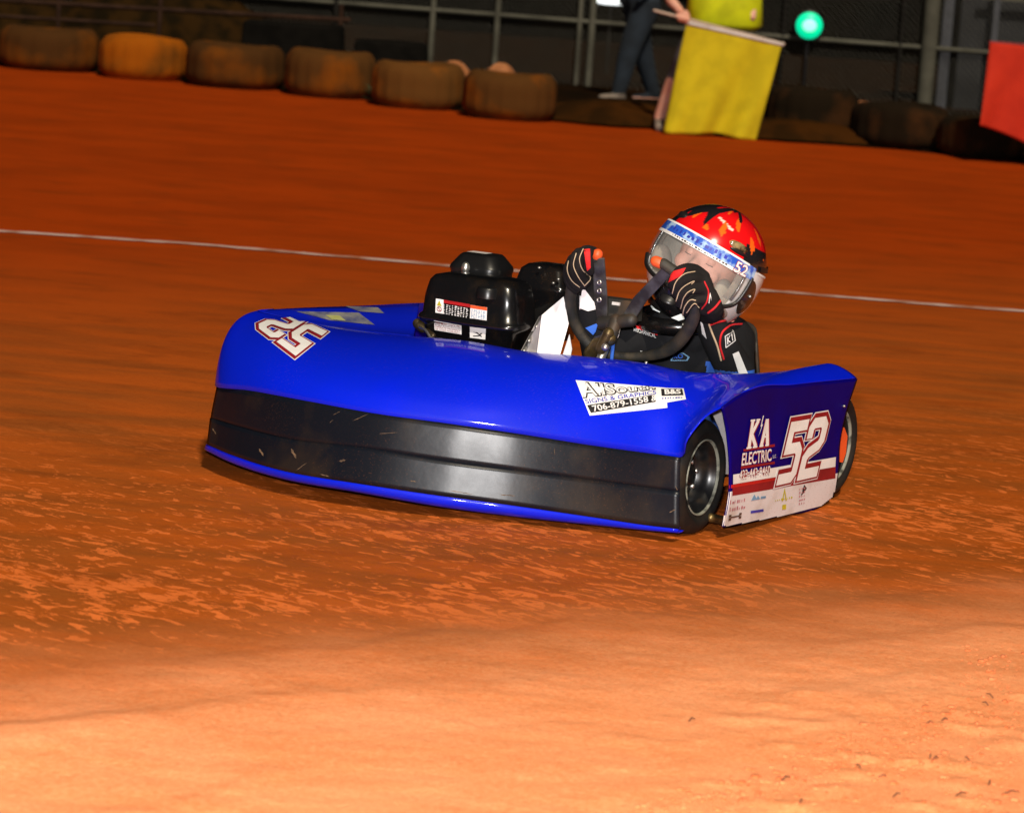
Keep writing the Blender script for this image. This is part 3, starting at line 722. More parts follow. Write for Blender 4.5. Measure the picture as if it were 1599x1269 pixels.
# wheels --------------------------------------------------------------------
def wheel(c, r, wd, inner=False, orange=False):
    e = obj('wheel', lathe([(.012, -wd*.35), (.02, -wd*.35), (.02, wd*.1), (.012, wd*.1)], 20, 'y', c), 'steel', kart)
    y1 = wd/2; rr = r*.655
    prof = [(rr, -y1*.86), (rr+.012, -y1*.97), (r-.035, -y1*1.02), (r-.014, -y1*.94), (r-.003, -y1*.72), (r, -y1*.3), (r, y1*.3), (r-.003, y1*.72), (r-.014, y1*.94), (r-.035, y1*1.02), (rr+.012, y1*.97), (rr, y1*.86), (rr-.004, y1*.6), (rr-.004, -y1*.6), (rr, -y1*.86)]
    P = spline([(p[0], p[1], 0) for p in prof], 60)[:, :2]
    obj('tyre', lathe([tuple(q) for q in P], 64, 'y', c), 'rubber', e)
    obj('rim_lip', lathe([(rr-.0045, y1*.94-.006), (rr-.003, y1*.94), (rr+.0005, y1*.96), (rr+.001, y1*.90)], 64, 'y', c), 'lip', e)
    d_ = [(rr-.006, y1*.82), (rr-.014, y1*.55), (rr-.018, y1*.1), (rr-.024, -y1*.15), (rr*.72, -y1*.2), (rr*.52, -y1*.05), (rr*.4, y1*.18), (rr*.3, y1*.2), (rr*.28, y1*.3), (rr*.16, y1*.42), (0.002, y1*.42)]
    d_ = spline([(p[0], p[1], 0) for p in d_], 40)[:, :2]
    obj('rim', lathe([tuple(q) for q in d_], 48, 'y', c), 'rim_black', e)
    for k in range(5):
        a_ = 2*math.pi*k/5+.4
        obj('wheel_bolt', lathe([(.006, 0), (.006, .008), (.0, .010)], 8, 'y', (c[0]+rr*.36*math.cos(a_), c[1]+y1*.2, c[2]+rr*.36*math.sin(a_))), 'steel', e)
    if orange:
        cx, cz = c[0]-.012, c[2]-.005; P = [(.045, .05), (-.012, .052), (-.040, .025), (-.040, -.022), (-.022, -.046), (.015, -.04), (.045, -.015)]
        v1 = [(cx+x, c[1]+y1*.88, cz+z) for x, z in P]; v2 = [(cx+x, c[1]+y1*1.02, cz+z) for x, z in P]; n_ = len(P)
        obj('hub_plate', (v1+v2, [tuple(range(n_))[::-1], tuple(range(n_, 2*n_))]+[(i, (i+1) % n_, n_+(i+1) % n_, n_+i) for i in range(n_)]), 'orange', e, smooth=False)
    return e
wheel((.006, -.038, .147), .147, .110)
wheel((-.745, -.015, .152), .150, .17, orange=True)
wheel((.012, -1.0, .147), .147, .12)
wheel((-.755, -1.0, .155), .155, .17)
obj('axle', sweep([(-.755, -.95, .152), (-.755, -.08, .152)], .014, 10), 'steel', kart)
# chassis
obj('floor_pan', box((-.12, -.45, .05), (.55, .62, .006)), 'black_dusty', kart, smooth=False)
for y in (-.72, -.18): obj('frame_rail', sweep([(.10, y, .07), (-.1, y*1.02, .065), (-.5, y, .07), (-.82, y, .08)], .014, 10, 24), 'black_dusty', kart)
for x in (.08, -.2, -.5): obj('frame_rail', sweep([(x, -.74, .07), (x, -.16, .07)], .013, 10), 'black_dusty', kart)
o = obj('spindle_arm', sweep([(.0, -.2, .13), (.01, -.1, .147)], .012, 8), 'steel', kart)
# white bumper guard showing behind the front tyre
obj('inner_guard', loft([[Ly(u, v, -.01) for u, v in r_] for r_ in ([(1110, 640), (1128, 690), (1128, 740)], [(1125, 638), (1142, 690), (1142, 740)])], 6, 12), 'white_dirty', kart)
obj('sill_rail', sweep([Ly(1110, 808, .02), Ly(1140, 815, .02), Ly(1270, 785, .02)], .012, 8), 'brass', kart)
# seat
def seat_pt(u, v, Y): return LY(u, v, Y)
sg = [[(1178, 540, 8.46), (1182, 600, 8.48), (1180, 680, 8.46)], [(1176, 512, 8.52), (1180, 580, 8.56), (1175, 700, 8.5)], [(1110, 500, 8.62), (1110, 580, 8.66), (1110, 700, 8.6)],
      [(1030, 512, 8.66), (1030, 580, 8.66), (1035, 700, 8.6)], [(1000, 560, 8.55), (1000, 610, 8.55), (1005, 690, 8.5)]]
o = obj('seat', loft([[LY(*p) for p in c] for c in sg], 24, 12), 'black_dusty', kart); solidify(o, .008)

# engine ------------------------------------------------------------------
tc_ = (Lx(795, 512, -.13)+Lx(655, 488, -.13))/2
TCx, TCy, TZ = -.215, tc_[1]-.003, tc_[2]-.004
tank = obj('fuel_tank', rbox((TCx, TCy, TZ), [(-.095, .12, .225, .03), (-.088, .13, .25, .035), (-.02, .15, .285, .04), (-.012, .17, .308, .045), (-.004, .175, .314, .045), (.004, .17, .308, .045),
    (.010, .155, .296, .045), (.06, .150, .282, .035), (.098, .138, .262, .032), (.112, .122, .238, .03), (.118, .095, .19, .03), (.120, .04, .10, .015)], 8), 'black_gloss', kart)
bpy.context.view_layer.update(); bvh('tank', tank)
obj('fuel_cap', lathe([(0, .03), (.026, .03), (.030, .025), (.030, 0)], 20, 'z', tuple(Lx(762, 456, -.15)+np.array([0, 0, -.016]))), 'black', tank)
def td(name, m2, quad, m_, off): return decal(name, m2, quad, 'tank', m_, tank, off)
td('warning_sticker', rect2d(nx=4, ny=2), [(681, 466), (693, 468), (693, 490), (680, 488)], 'white', .0012)
td('warning_mark', (np.array([(.15, .52), (.85, .52), (.5, .95)]), [(0, 1, 2)]), [(681, 467), (692, 469), (692, 489), (681, 487)], 'yellow_ink', .0022)
circ = join2d(*[subdiv2d(stroke2d([(.5+.32*math.cos(t), .27+.17*math.sin(t)) for t in np.linspace(0, 6.28, 13)], .07), 1), subdiv2d(stroke2d([(.3, .4), (.7, .14)], .07), 1)])
td('warning_mark', circ, [(681, 467), (692, 469), (692, 489), (681, 487)], 'dkred', .0022)
td('warning_sticker', rect2d(nx=4, ny=1), [(693, 468), (734, 475), (734, 480), (693, 473)], 'red', .0012)
td('warning_text', scrib(9, 6, 12), [(693, 474), (733, 481), (732, 497), (692, 490)], 'white', .0014)
td('warning_sticker', rect2d(nx=4, ny=2), [(735, 476), (761, 480), (760, 501), (734, 497)], 'white', .0012)
td('warning_sticker', rect2d(nx=4, ny=1), [(735, 476), (761, 480), (761, 485), (735, 481)], 'orange', .0022)
td('warning_text', scrib(6, 6, 13), [(737, 483), (759, 486), (758, 499), (736, 496)], 'pale_blue_ink', .0022)
td('warning_sticker', rect2d(nx=6, ny=2), [(678, 500), (721, 508), (721, 522), (679, 515)], 'white', .0012)
for k, s_ in enumerate(('YOU MUST CHECK OIL', 'EVERY 8 HOURS AND', 'OPERATE PROPERLY', 'OR VOIDS WARRANTY')):
    td('warning_text', text2d(s_, .01), [(680, 501.5+3.4*k), (719, 508.3+3.4*k), (719, 510.9+3.4*k), (680, 504+3.4*k)], 'dkred', .0022)
td('warning_sticker', rect2d(nx=4, ny=2), [(734, 510), (759, 513), (758, 530), (734, 527)], 'white', .0012)
td('wrench_mark', join2d(*[subdiv2d(stroke2d(p, .1), 1) for p in ([(.2, .85), (.5, .6), (.85, .8)], [(.2, .6), (.5, .5), (.8, .2)], [(.2, .15), (.6, .25), (.8, .6)])]), [(735, 511), (758, 514), (757, 529), (735, 526)], 'ink', .0022)
ac = Lx(752, 425, -.36)
obj('recoil_housing', rbox(tuple(ac), [(-.10, .12, .145, .035), (.0, .13, .15, .035), (.012, .135, .155, .035), (.02, .13, .15, .035), (.046, .09, .115, .03), (.051, .08, .10, .025), (.052, .04, .05, .02)], 8), 'black', kart)
hp = Lx(751, 404, -.36); hp2 = ac+np.array([.0, 0, .0535])
obj('housing_label', (lambda c: ([(c[0]-.02, c[1]-.04, c[2]), (c[0]+.02, c[1]-.04, c[2]), (c[0]+.02, c[1]+.02, c[2]), (c[0]-.02, c[1]+.02, c[2])], [(0, 1, 2, 3)]))(hp2), 'white_dirty', kart, smooth=False)
obj('starter_knob', ellipsoid(Lx(727, 418, -.27), (.012, .012, .016), 12, 8), 'steel', kart)
bx = Lx(857, 448, -.42)
o = obj('air_filter_box', rbox(tuple(bx), [(-.14, .12, .13, .02), (-.02, .13, .14, .02), (-.004, .15, .165, .02), (.006, .15, .165, .02), (.012, .14, .15, .02), (.05, .12, .13, .02), (.062, .10, .10, .02), (.063, .05, .05, .01)], 6), 'black_gloss', kart)
for u, v in [(842, 418), (864, 442), (872, 436)]: obj('box_screw', ellipsoid(Lx(u, v, -.345), (.005, .005, .004), 8, 6), 'steel', o)
obj('engine_block', rbox((-.33, TCy, .24), [(-.16, .26, .26, .03), (.06, .28, .28, .03), (.19, .24, .24, .03)], 5), 'black_dusty', kart)
obj('carburettor', join(sweep([Lx(652, 505, -.2), Lx(660, 512, -.2)], .014, 10), sweep([Lx(666, 516, -.15), Lx(676, 524, -.13)], .008, 8)), 'brass', kart)
obj('fuel_line', sweep([Lx(655, 510, -.18), Lx(668, 520, -.12), Lx(672, 527, -.11), Lx(690, 530, -.11)], .0035, 6, 16), 'steel', kart)
# white sheet panel between engine and driver
wp = [LY(880, 463, 8.02), LY(888, 505, 8.0), LY(874, 556, 7.98), LY(838, 553, 7.98), LY(846, 492, 8.02)]
wb = [LY(846, 492, 8.02), LY(838, 553, 7.98), LY(812, 550, 8.1), LY(842, 494, 8.14)]
def slab(P, t):
    P = [np.array(p) for p in P]; nn = np.cross(P[1]-P[0], P[2]-P[0]); nn /= np.linalg.norm(nn); n_ = len(P)
    return [*P, *[p+nn*t for p in P]], [tuple(range(n_))[::-1], tuple(range(n_, 2*n_))]+[(i, (i+1) % n_, n_+(i+1) % n_, n_+i) for i in range(n_)]
wpo = obj('white_fairing', slab(wp, .004), 'white_hot', kart, smooth=False)
obj('fairing_return', slab(wb, .004), 'white_dirty', wpo, smooth=False)  # duller white than the front sheet, its shade put into the colour
for u, v in [(838, 510), (826, 532), (818, 548)]: obj('heat_spring', sweep([LY(u, v, 8.05), LY(u+6, v-12, 8.08)], .006, 8), 'steel', kart)

# steering wheel ------------------------------------------------------------
SC = LY(972, 505, 7.96)
sn = np.array([-.86, 0, .5]); sn = sn/np.linalg.norm(sn)
def Lw(u, v, off=0.0):
    d = toL(CAM+ray(u, v)*1.0)-np.array(camL); c0 = np.array(camL); p0 = SC+sn*off
    return c0+d*(((p0-c0)@sn)/(d@sn))
swl = obj('steering_wheel', sweep([Lw(*p) for p in [(932, 402), (910, 412), (896, 438), (891, 470), (897, 502), (912, 528), (930, 545), (965, 555), (1005, 556), (1045, 545), (1072, 518), (1084, 488), (1080, 458), (1062, 432), (1036, 412)]],
    [.0145, .0155, .016, .0155, .0155, .0155, .015, .011, .013, .0175, .0175, .0165, .015, .015, .0145], 14, 80), 'grip', kart)
for u, v in ((932, 400), (1031, 411)):
    obj('end_cap', sweep([Lw(u, v, .0), Lw(u+(1 if u < 1000 else -7), v-(3 if u < 1000 else 3))], .0143, 14), 'orange', swl)
def plate(P, off, t=.006): return slab([Lw(u, v, off) for u, v in P], t)
o = obj('spoke', plate([(925, 404), (943, 404), (948, 470), (948, 500), (932, 500), (927, 460)], -.012), 'greyplate', swl, smooth=False); bevel(o, .002)
for v in (441, 454, 468): obj('spoke_hole', lathe([(.0045, -.001), (.007, -.001), (.007, .003), (.0045, .003)], 14, 'x', tuple(Lw(936, v, -.024))), 'steel', swl)
o = obj('spoke', plate([(1034, 418), (1048, 430), (1010, 470), (990, 500), (970, 496), (988, 466)], -.012), 'greyplate', swl, smooth=False); bevel(o, .002)
obj('wheel_hub', join(sweep([Lw(962, 500, -.02), Lw(952, 530, -.07)], .017, 12), sweep([Lw(940, 505, -.02), Lw(985, 500, -.02)], .018, 10)), 'black_dusty', swl)
obj('steering_column', sweep([Lw(950, 530, -.05), np.array([.05, -.38, .12])], .012, 10), 'steel', kart)
obj('column_clamp', join(sweep([Lw(922, 552, -.07), Lw(935, 535, -.07), Lw(953, 528, -.07)], [.019, .019, .015], 12), sweep([Lw(950, 520, -.07), Lw(938, 545, -.09)], .015, 12)), 'brass', kart)
obj('clamp_bolt', ellipsoid(Lw(945, 542, -.12), (.010, .010, .010), 10, 8), 'steel', kart)
obj('instrument_box', box(tuple(LY(965, 482, 8.12)), (.05, .12, .055)), 'black_dusty', kart, smooth=False)
obj('kill_switch', box(tuple(LY(962, 474, 8.08)), (.006, .022, .008)), 'white_dirty', kart, smooth=False)
obj('hose_tube', sweep([LY(966, 508, 8.0), LY(962, 524, 7.98)], [.006, .008], 8), 'white', kart)
obj('hose_tube', sweep([LY(958, 530, 7.95), LY(955, 562, 7.93)], .005, 8), 'suit_blue', kart)

# ------------------------------------------------------------------ DRIVER
drv = empty('person', tuple(KO), math.atan2(kx[1], kx[0]))
tag(drv, 'kart driver in black suit and red flame helmet gripping the wheel', 'person')
# helmet frame in world axes
ps = math.radians(20); f0 = np.array([-math.sin(ps), -math.cos(ps), .20]); f0 /= np.linalg.norm(f0)
u0 = np.array([math.sin(math.radians(24)), 0, math.cos(math.radians(24))]); u0 = u0-f0*(u0@f0); u0 /= np.linalg.norm(u0)
s0 = np.cross(u0, f0)                     # head's left side
HCc = atY(1106, 413, 8.25)
def hW(p): return toL(HCc+f0*p[0]+s0*p[1]+u0*p[2])
RH = np.array([.172, .154, .164])
def hshape(lon, lat, k=1.0):
    x = math.cos(lat)*math.cos(lon); y = math.cos(lat)*math.sin(lon); z = math.sin(lat)
    p = np.array([x, y, z])*RH*k
    front = max(0, math.cos(lon))
    if lat < 0:
        s = min(1, -lat/.9); p[0] += .034*s*front**1.5; p[2] *= 1+.08*s
        p[0] *= 1+.10*s*(front-.2 if front > 0 else 0); p[1] *= 1+.06*s
    return p
NL, NT = 200, 110; Vh, Ch = [], []
Dg = math.degrees
def hcol(lon, lat):
    A_, B_ = Dg(lon), Dg(lat); s = math.sin(A_*.16+B_*.05)
    white, black, red, org = (.72, .71, .70), (.012, .011, .013), (.72, .006, .008), (.85, .13, .01)
    if B_ < -18:
        if abs(A_) > 50: return white if B_ > -44+6*math.sin(A_*.1) else (red if A_ > 95 else black)
        if abs(A_) > 30 and B_ < -24 and B_ > -50: return white
        return black
    if 60 < A_ < 130 and B_ < 27+8*math.sin(A_*.12): return black if B_ > 17 or A_ < 62 else white
    if A_ > 130 or A_ < -130: return white if B_ < 25 else black
    # crown: black top patches, red with orange licks
    fl = B_-(62+9*math.sin(A_*.11)+5*math.sin(A_*.31+1))
    if fl > 6: return black if math.sin(A_*.045+1.2) > .2 or B_ > 82 else red
    if -48 < A_ < -8 and B_ > 40+8*math.sin(A_*.2): return black
    if A_ < -48: return black
    lick = math.sin(A_*.28+B_*.10)+.55*math.sin(A_*.13-B_*.16)
    if 30 < B_ < 72 and lick > .85: return org
    if abs(B_-47+.25*(A_-12)) < 1.6 and -2 < A_ < 26: return (.78, .62, .5)  # pale slanted streak, a highlight painted into the helmet colour
    if A_ > 50 and B_ < 38: return black
    return red
for j in range(NT+1):
    la = math.radians(-70+160*j/NT)
    for i in range(NL):
        lo = -math.pi+2*math.pi*i/NL; Vh.append(hW(hshape(lo, la))); Ch.append(hcol(lo, la))
def port(lo, la):
    A_, B_ = abs(Dg(lo)), Dg(la)
    return A_ < 60 and -33+.002*A_*A_ < B_ < 16-.0005*A_*A_
Fh = []
for j in range(NT):
    for i in range(NL):
        lo = -math.pi+2*math.pi*(i+.5)/NL; la = math.radians(-70+160*(j+.5)/NT)
        if not port(lo, la): Fh.append((j*NL+i, j*NL+(i+1) % NL, (j+1)*NL+(i+1) % NL, (j+1)*NL+i))
mh = bpy.data.meshes.new('helmet'); mh.from_pydata([tuple(p) for p in Vh], [], Fh)
ca = mh.color_attributes.new('paint', 'FLOAT_COLOR', 'POINT')
ca.data.foreach_set('color', np.array([(*c, 1) for c in Ch], dtype=np.float32).ravel())
m = mat('helmet_paint', (1, 1, 1), 0.22, coat=1.0); at = m.node_tree.nodes.new('ShaderNodeAttribute'); at.attribute_name = 'paint'
m.node_tree.links.new(at.outputs['Color'], m.node_tree.nodes['Principled BSDF'].inputs['Base Color'])
helm = obj('helmet', mh, m, drv); solidify(helm, .006)
def hpatch(lo0, lo1, la0, la1, k, nx=60, ny=24, shear=None):
    G = []
    for i in range(nx+1):
        A_ = lo0+(lo1-lo0)*i/nx; a0, a1 = (la0(A_), la1(A_)) if callable(la0) else (la0, la1)
        G.append([hW(hshape(math.radians(A_), math.radians(a0+(a1-a0)*j/ny), k)) for j in range(ny+1)])
    return loft(G)
vis = obj('visor', hpatch(-66, 66, lambda A_: -32+.0022*A_*A_, lambda A_: 17.5-.0005*A_*A_, 1.035, 70, 26), 'visor', helm)
obj('visor_strip', hpatch(-66, 69, lambda A_: 9.5-.0005*A_*A_, lambda A_: 21-.0005*A_*A_, 1.043, 70, 4), None, helm).data.materials.append(
    mat('blue_visor_strip', (0.02, 0.09, 0.50), 0.3, coat=.6, col2=(0.35, 0.52, 0.72), vscale=38, thr=(0.48, 0.62)))
obj('strip_edge', hpatch(-66, 56, lambda A_: 8-.0005*A_*A_, lambda A_: 10.8-.0005*A_*A_, 1.046, 60, 2), 'white', helm)
obj('strip_edge', hpatch(-66, 58, lambda A_: 19.7-.0005*A_*A_, lambda A_: 21.4-.0005*A_*A_, 1.046, 60, 2), 'white', helm)
def hdecal(name, m2, lo0, lo1, la0, la1, k, m_):
    V = [hW(hshape(math.radians(lo0+(lo1-lo0)*s), math.radians(la0+(la1-la0)*t), k)) for s, t in m2[0]]
    return obj(name, (V, m2[1]), m_, helm, smooth=False)
hdecal('strip_print', scrib(14, 1, 31), -40, 34, 12, 18.5, 1.048, 'inkblue')
hdecal('strip_print', scrib(20, 1, 32), -30, 36, 8.2, 10.8, 1.050, 'ink')
hdecal('number_52', text2d('52', .05), 42, 58, 6.5, 17.5, 1.052, 'dkred')
hdecal('number_52', text2d('52', .015), 42.5, 57.5, 7, 17, 1.058, 'white')
trim = [hW(hshape(math.radians(A_), math.radians(B_), 1.035)) for A_, B_ in [(-66, -18), (-56, -25), (-40, -29), (0, -32.5), (40, -29), (56, -25), (65, -18), (67, -6), (68, 8)]]
obj('visor_trim', sweep(trim, .006, 8, 60), 'lens_frame', helm)
# hinge plate, vents, scoop
G = []
for i in range(25):
    a_ = 2*math.pi*i/24; G.append([hW(hshape(math.radians(78+12*r_*math.cos(a_)-5*r_*math.sin(a_)), math.radians(-9+17*r_*math.sin(a_)), 1.02+.03*(1-r_**4))) for r_ in (1.0, .9, .6, .02)])
MT['hinge'] = mat('smoked_hinge_cover', (0.03, 0.018, 0.012), 0.25, coat=.8, col2=(0.10, 0.07, 0.05), vscale=40, thr=(.55, .65))
obj('visor_hinge', loft(G), 'hinge', helm)
obj('hinge_screw', ellipsoid(hW(hshape(math.radians(76), math.radians(-6), 1.06)), (.005, .005, .005), 8, 6), 'steel', helm)
MT['vent'] = mat('smoked_vent', (0.30, 0.22, 0.10), 0.15, coat=1.0, col2=(.02, .015, .01), vscale=30, thr=(.45, .55))
def vent(lo, la, w_, h_, m_='vent', k=1.01, out=.016):
    G = []
    for i in range(13):
        t = -1+2*i/12
        G.append([hW(hshape(math.radians(lo+w_*t), math.radians(la+h_*s*(1-t*t)**.5), k+out/.16*(1-s*s)*(1-t*t)**.5)) for s in (-1, -.6, 0, .6, 1)])
    return obj('vent', loft(G, 26, 12), m_, helm)
vent(40, 31, 13, 4.5, 'vent', 1.005, .007); vent(42, 25.5, 12, 2, 'lens_frame', 1.005, .007); vent(-50, 31, 12, 4.5, 'lens_frame', 1.005, .007)
vent(0, -46, 12, 4, 'lens_frame')
obj('rear_ridge', hpatch(78, 150, lambda A_: 18+.05*(A_-78), lambda A_: 23+.05*(A_-78), 1.03, 30, 4), 'lens_frame', helm)
obj('helmet_stripe', hpatch(76, 120, lambda A_: 15-.03*(A_-78), lambda A_: 16.6-.03*(A_-78), 1.012, 20, 2), 'white', helm)
# chin and neck roll
ring = [hW((.085*math.cos(t)-.0, .082*math.sin(t), -.150)) for t in np.linspace(0, 2*math.pi, 24, endpoint=False)]
obj('neck_roll', sweep(ring, .02, 10, closed=True, cap=False), 'lens_frame', helm)
obj('helmet_liner', (lambda G: loft(G))([[hW(hshape(math.radians(A_), math.radians(B_), .93)) for B_ in np.linspace(-60, 88, 24)] for A_ in np.linspace(52, 308, 50)]), 'lining', helm)
for sy in (1, -1): obj('cheek_pad', ellipsoid(hW((.060, .100*sy, -.060)), (.050, .024, .055), 16, 12), 'lining', helm)
obj('brow_pad', sweep([hW((.05, -.1, .062)), hW((.112, -.06, .062)), hW((.13, 0, .062)), hW((.112, .06, .062)), hW((.05, .1, .062))], .016, 10, 24), 'lining', helm)
# body with head, one continuous mesh
def HR(c, r): return ellipsoid(hW(c), r, 24, 18, rot=np.array([[kx @ f0, kx @ s0, kx @ u0], [ky @ f0, ky @ s0, ky @ u0], [f0[2], s0[2], u0[2]]]))
shL, shR = LY(1140, 528, 8.30), LY(985, 530, 8.20)
elL, elR = LY(1150, 582, 8.14), LY(935, 556, 8.12)
wrL, wrR = LY(1098, 487, 7.985), LY(917, 468, 8.03)
ch = LY(1060, 548, 8.34); hip = LY(1070, 640, 8.42); nk = hW((-.02, 0, -.16))
parts = [ellipsoid(ch, (.105, .15, .12)), ellipsoid(LY(1050, 520, 8.3), (.09, .13, .07)), sweep([ch, (ch+hip)/2, hip], [.125, .12, .125], 16, 10),
         sweep([LY(1070, 510, 8.32), nk], [.06, .055], 12), sweep([nk, hW((0, 0, -.03))], [.05, .06], 12),
         HR((.004, 0, .025), (.106, .086, .108)), HR((.045, 0, -.045), (.058, .058, .062)), HR((.085, 0, -.088), (.022, .024, .018)),
         sweep([hW((.098, 0, .022)), hW((.122, 0, -.022))], [.008, .014], 10), HR((.112, .014, -.024), (.009, .009, .007)), HR((.112, -.014, -.024), (.009, .009, .007)),
         sweep([hW((.098, .022, -.055)), hW((.108, 0, -.055)), hW((.098, -.022, -.055))], .008, 8),
         HR((.076, .046, -.022), (.022, .022, .024)), HR((.076, -.046, -.022), (.022, .022, .024)),
         sweep([hW((.083, .052, .036)), hW((.098, .025, .040)), hW((.098, -.025, .040)), hW((.083, -.052, .036))], .012, 8),
         sweep([ch+(shL-ch)*.3, shL, (shL+elL)/2, elL], [.08, .066, .058, .05], 14, 14), sweep([elL, (elL+wrL)/2, wrL], [.05, .046, .033], 14, 10),
         sweep([ch+(shR-ch)*.3, shR, (shR+elR)/2, elR], [.075, .058, .05, .045], 14, 14), sweep([elR, (elR+wrR)/2, wrR], [.045, .042, .033], 14, 10)]
for s, kn, ft in ((1, LY(905, 576, 7.98)+np.array([-.05, .0, -.03]), (.06, -.52, .13)), (1, LY(1020, 612, 7.98), (.06, -.30, .13))):
    h_ = hip+np.array([.04, (-.08 if s == 1 and ft[1] < -.4 else .08), -.03]); ft = np.array(ft)
    parts += [sweep([h_, (h_+kn)/2, kn], [.08, .06, .045], 14, 12), sweep([kn, (kn+ft)/2, ft], [.044, .040, .033], 12, 10), ellipsoid(ft+np.array([.03, 0, -.01]), (.07, .033, .033))]
me = remesh('body', parts, .0065, 4)
for k in ('suit', 'skin', 'suit_blue', 'suit_white', 'suit_red'): me.materials.append(MT[k])
hc_ = hW((0, 0, 0)); wL = np.array([toWd(p.center) for p in me.polygons])
co = np.array([p.center[:] for p in me.polygons]); cod = np.array([((p-CAM) @ rt, (p-CAM) @ up, (p-CAM) @ fwd) for p in wL])
U = IW/2+F*cod[:, 0]/cod[:, 2]; Vv = IH/2-F*cod[:, 1]/cod[:, 2]; mi = np.zeros(len(co), dtype=np.int32)
hq = co-hc_; uL = np.array([kx @ u0, ky @ u0, u0[2]]); hz = hq @ uL
mi[(hz > -.105) & (np.linalg.norm(hq, axis=1) < .17)] = 1
low = (Vv > 566)
mi[(co[:, 0] > -.42) & (co[:, 1] < -.40) & (co[:, 2] < .34)] = 2
dl = np.linalg.norm(co-elL, axis=1); mi[(co[:, 1] > elL[1]-.11) & (co[:, 2] < elL[2]+.012)] = 2
me.polygons.foreach_set('material_index', mi)
body = obj('body', me, None, drv)
# eyes
MT['hair_pale'] = mat('fair_brow_hair', (.45, .22, .13), .8)
for sy in (1, -1):
    e = obj('eye', ellipsoid(hW((.088, .030*sy, .012)), (.013, .013, .013), 14, 10), 'white', drv)
    obj('iris', ellipsoid(hW((.0945, .030*sy, .006)), (.0045, .0045, .0035), 10, 8), 'ink', e)
    obj('eyelid', ellipsoid(hW((.0895, .030*sy, .0115)), (.0152, .0165, .0150), 16, 12), 'skin', e)
    obj('eyelash', sweep([hW((.097, .018*sy, .003)), hW((.1045, .030*sy, .0015)), hW((.095, .044*sy, .002))], .0011, 6, 8), 'brown_ink', drv)
    obj('eyebrow', sweep([hW((.103, .014*sy, .046)), hW((.103, .032*sy, .050)), hW((.092, .052*sy, .044))], .0018, 6, 8), 'hair_pale', drv)
MT['lips'] = mat('lips', (0.6, 0.2, 0.17), 0.4)
obj('lips', sweep([hW((.105, .018, -.056)), hW((.1165, 0, -.056)), hW((.105, -.018, -.056))], .0045, 8, 8), 'lips', drv)
# neck brace
nc = LY(1043, 505, 8.2)
br = []
for t in np.linspace(0, 2*math.pi, 28, endpoint=False):
    br.append(LY(1062+62*math.cos(t), 497+14*math.sin(t), 8.22-.11*math.sin(t)))
obj('neck_brace', sweep(br, .022, 12, closed=True, cap=False), 'black_gloss', drv)
MT['highlight_pale'] = mat('pale_highlight', (0.5, 0.56, 0.6), 0.25, var=.2)  # pale colour for highlights modelled as small plates on the brace
obj('brace_highlight', slab([LY(1048, 496, 8.075), LY(1066, 489, 8.08), LY(1069, 498, 8.075), LY(1060, 501, 8.07)], .003), 'highlight_pale', drv, smooth=False)
obj('brace_highlight', slab([LY(1016, 478, 8.12), LY(1024, 485, 8.10), LY(1030, 488, 8.1), LY(1019, 483, 8.1)], .003), 'highlight_pale', drv, smooth=False)
bpy.context.view_layer.update(); bvh('body', body)
def tube_on(name, pts, key, m_, r=.0022, par=drv, off=.001, n=30):
    P = spline([(u, v, 0) for u, v in pts], n)[:, :2]; out = []
    for p in P:
        d = (Vector(toL(CAM+ray(*p)))-camL).normalized(); h = BVH[key].ray_cast(camL, d)
        if h[0] is not None: out.append(np.array(h[0]+(h[1] if h[1].dot(d) < 0 else -h[1])*off))
    if len(out) > 3: return obj(name, sweep(out, r, 6), m_, par)
tube_on('piping', [(1108, 507), (1125, 502), (1145, 500)], 'body', 'suit_red', .003)
tube_on('piping', [(1130, 560), (1124, 535), (1128, 518), (1142, 508), (1158, 506)], 'body', 'suit_red', .003)
tube_on('piping', [(1092, 482), (1103, 497), (1112, 520), (1120, 540), (1126, 562)], 'body', 'tan', .0028)
def bd(name, m2, quad, m_, off): return decal(name, m2, quad, 'body', m_, drv, off)
bd('suit_panel', rect2d(nx=6, ny=6), [(1143, 552), (1152, 548), (1168, 586), (1155, 588)], 'suit_white', .003)
bd('suit_panel', rect2d(nx=4, ny=6), [(1094, 500), (1098, 505), (1104, 528), (1097, 520)], 'suit_white', .003)
bd('suit_panel', rect2d(nx=6, ny=3), [(992, 509), (1024, 518), (1026, 524), (994, 514)], 'suit_red', .003)
bd('lettering', text2d('MECHANICAL', .012), [(988, 512), (1022, 522), (1023, 528), (989, 518)], 'suit_white', .004)
bd('shoulder_logo', join2d(*[subdiv2d(stroke2d(p, .09), 2) for p in ([(0.05, .05), (.05, .95), (.95, .95), (.95, .05), (.05, .05)], [(.25, .2), (.25, .8)], [(.5, .8), (.28, .5), (.5, .2)], [(.62, .7), (.72, .8), (.72, .2)])]),
   [(1130, 524), (1144, 516), (1147, 532), (1132, 543)], 'suit_white', .004)
bd('belly_logo', subdiv2d(stroke2d([(0, 0), (.15, .9), (.6, .9), (.9, .4), (.8, 0), (0, 0)], .09), 2), [(1048, 549), (1078, 549), (1078, 562), (1048, 562)], 'pale_blue_ink', .004)
bd('belly_logo', text2d('KO', .02), [(1052, 552), (1066, 552), (1066, 559), (1052, 559)], 'suit_blue', .004)
tube_on('piping', [(1000, 548), (1022, 552)], 'body', 'suit_white', .001)

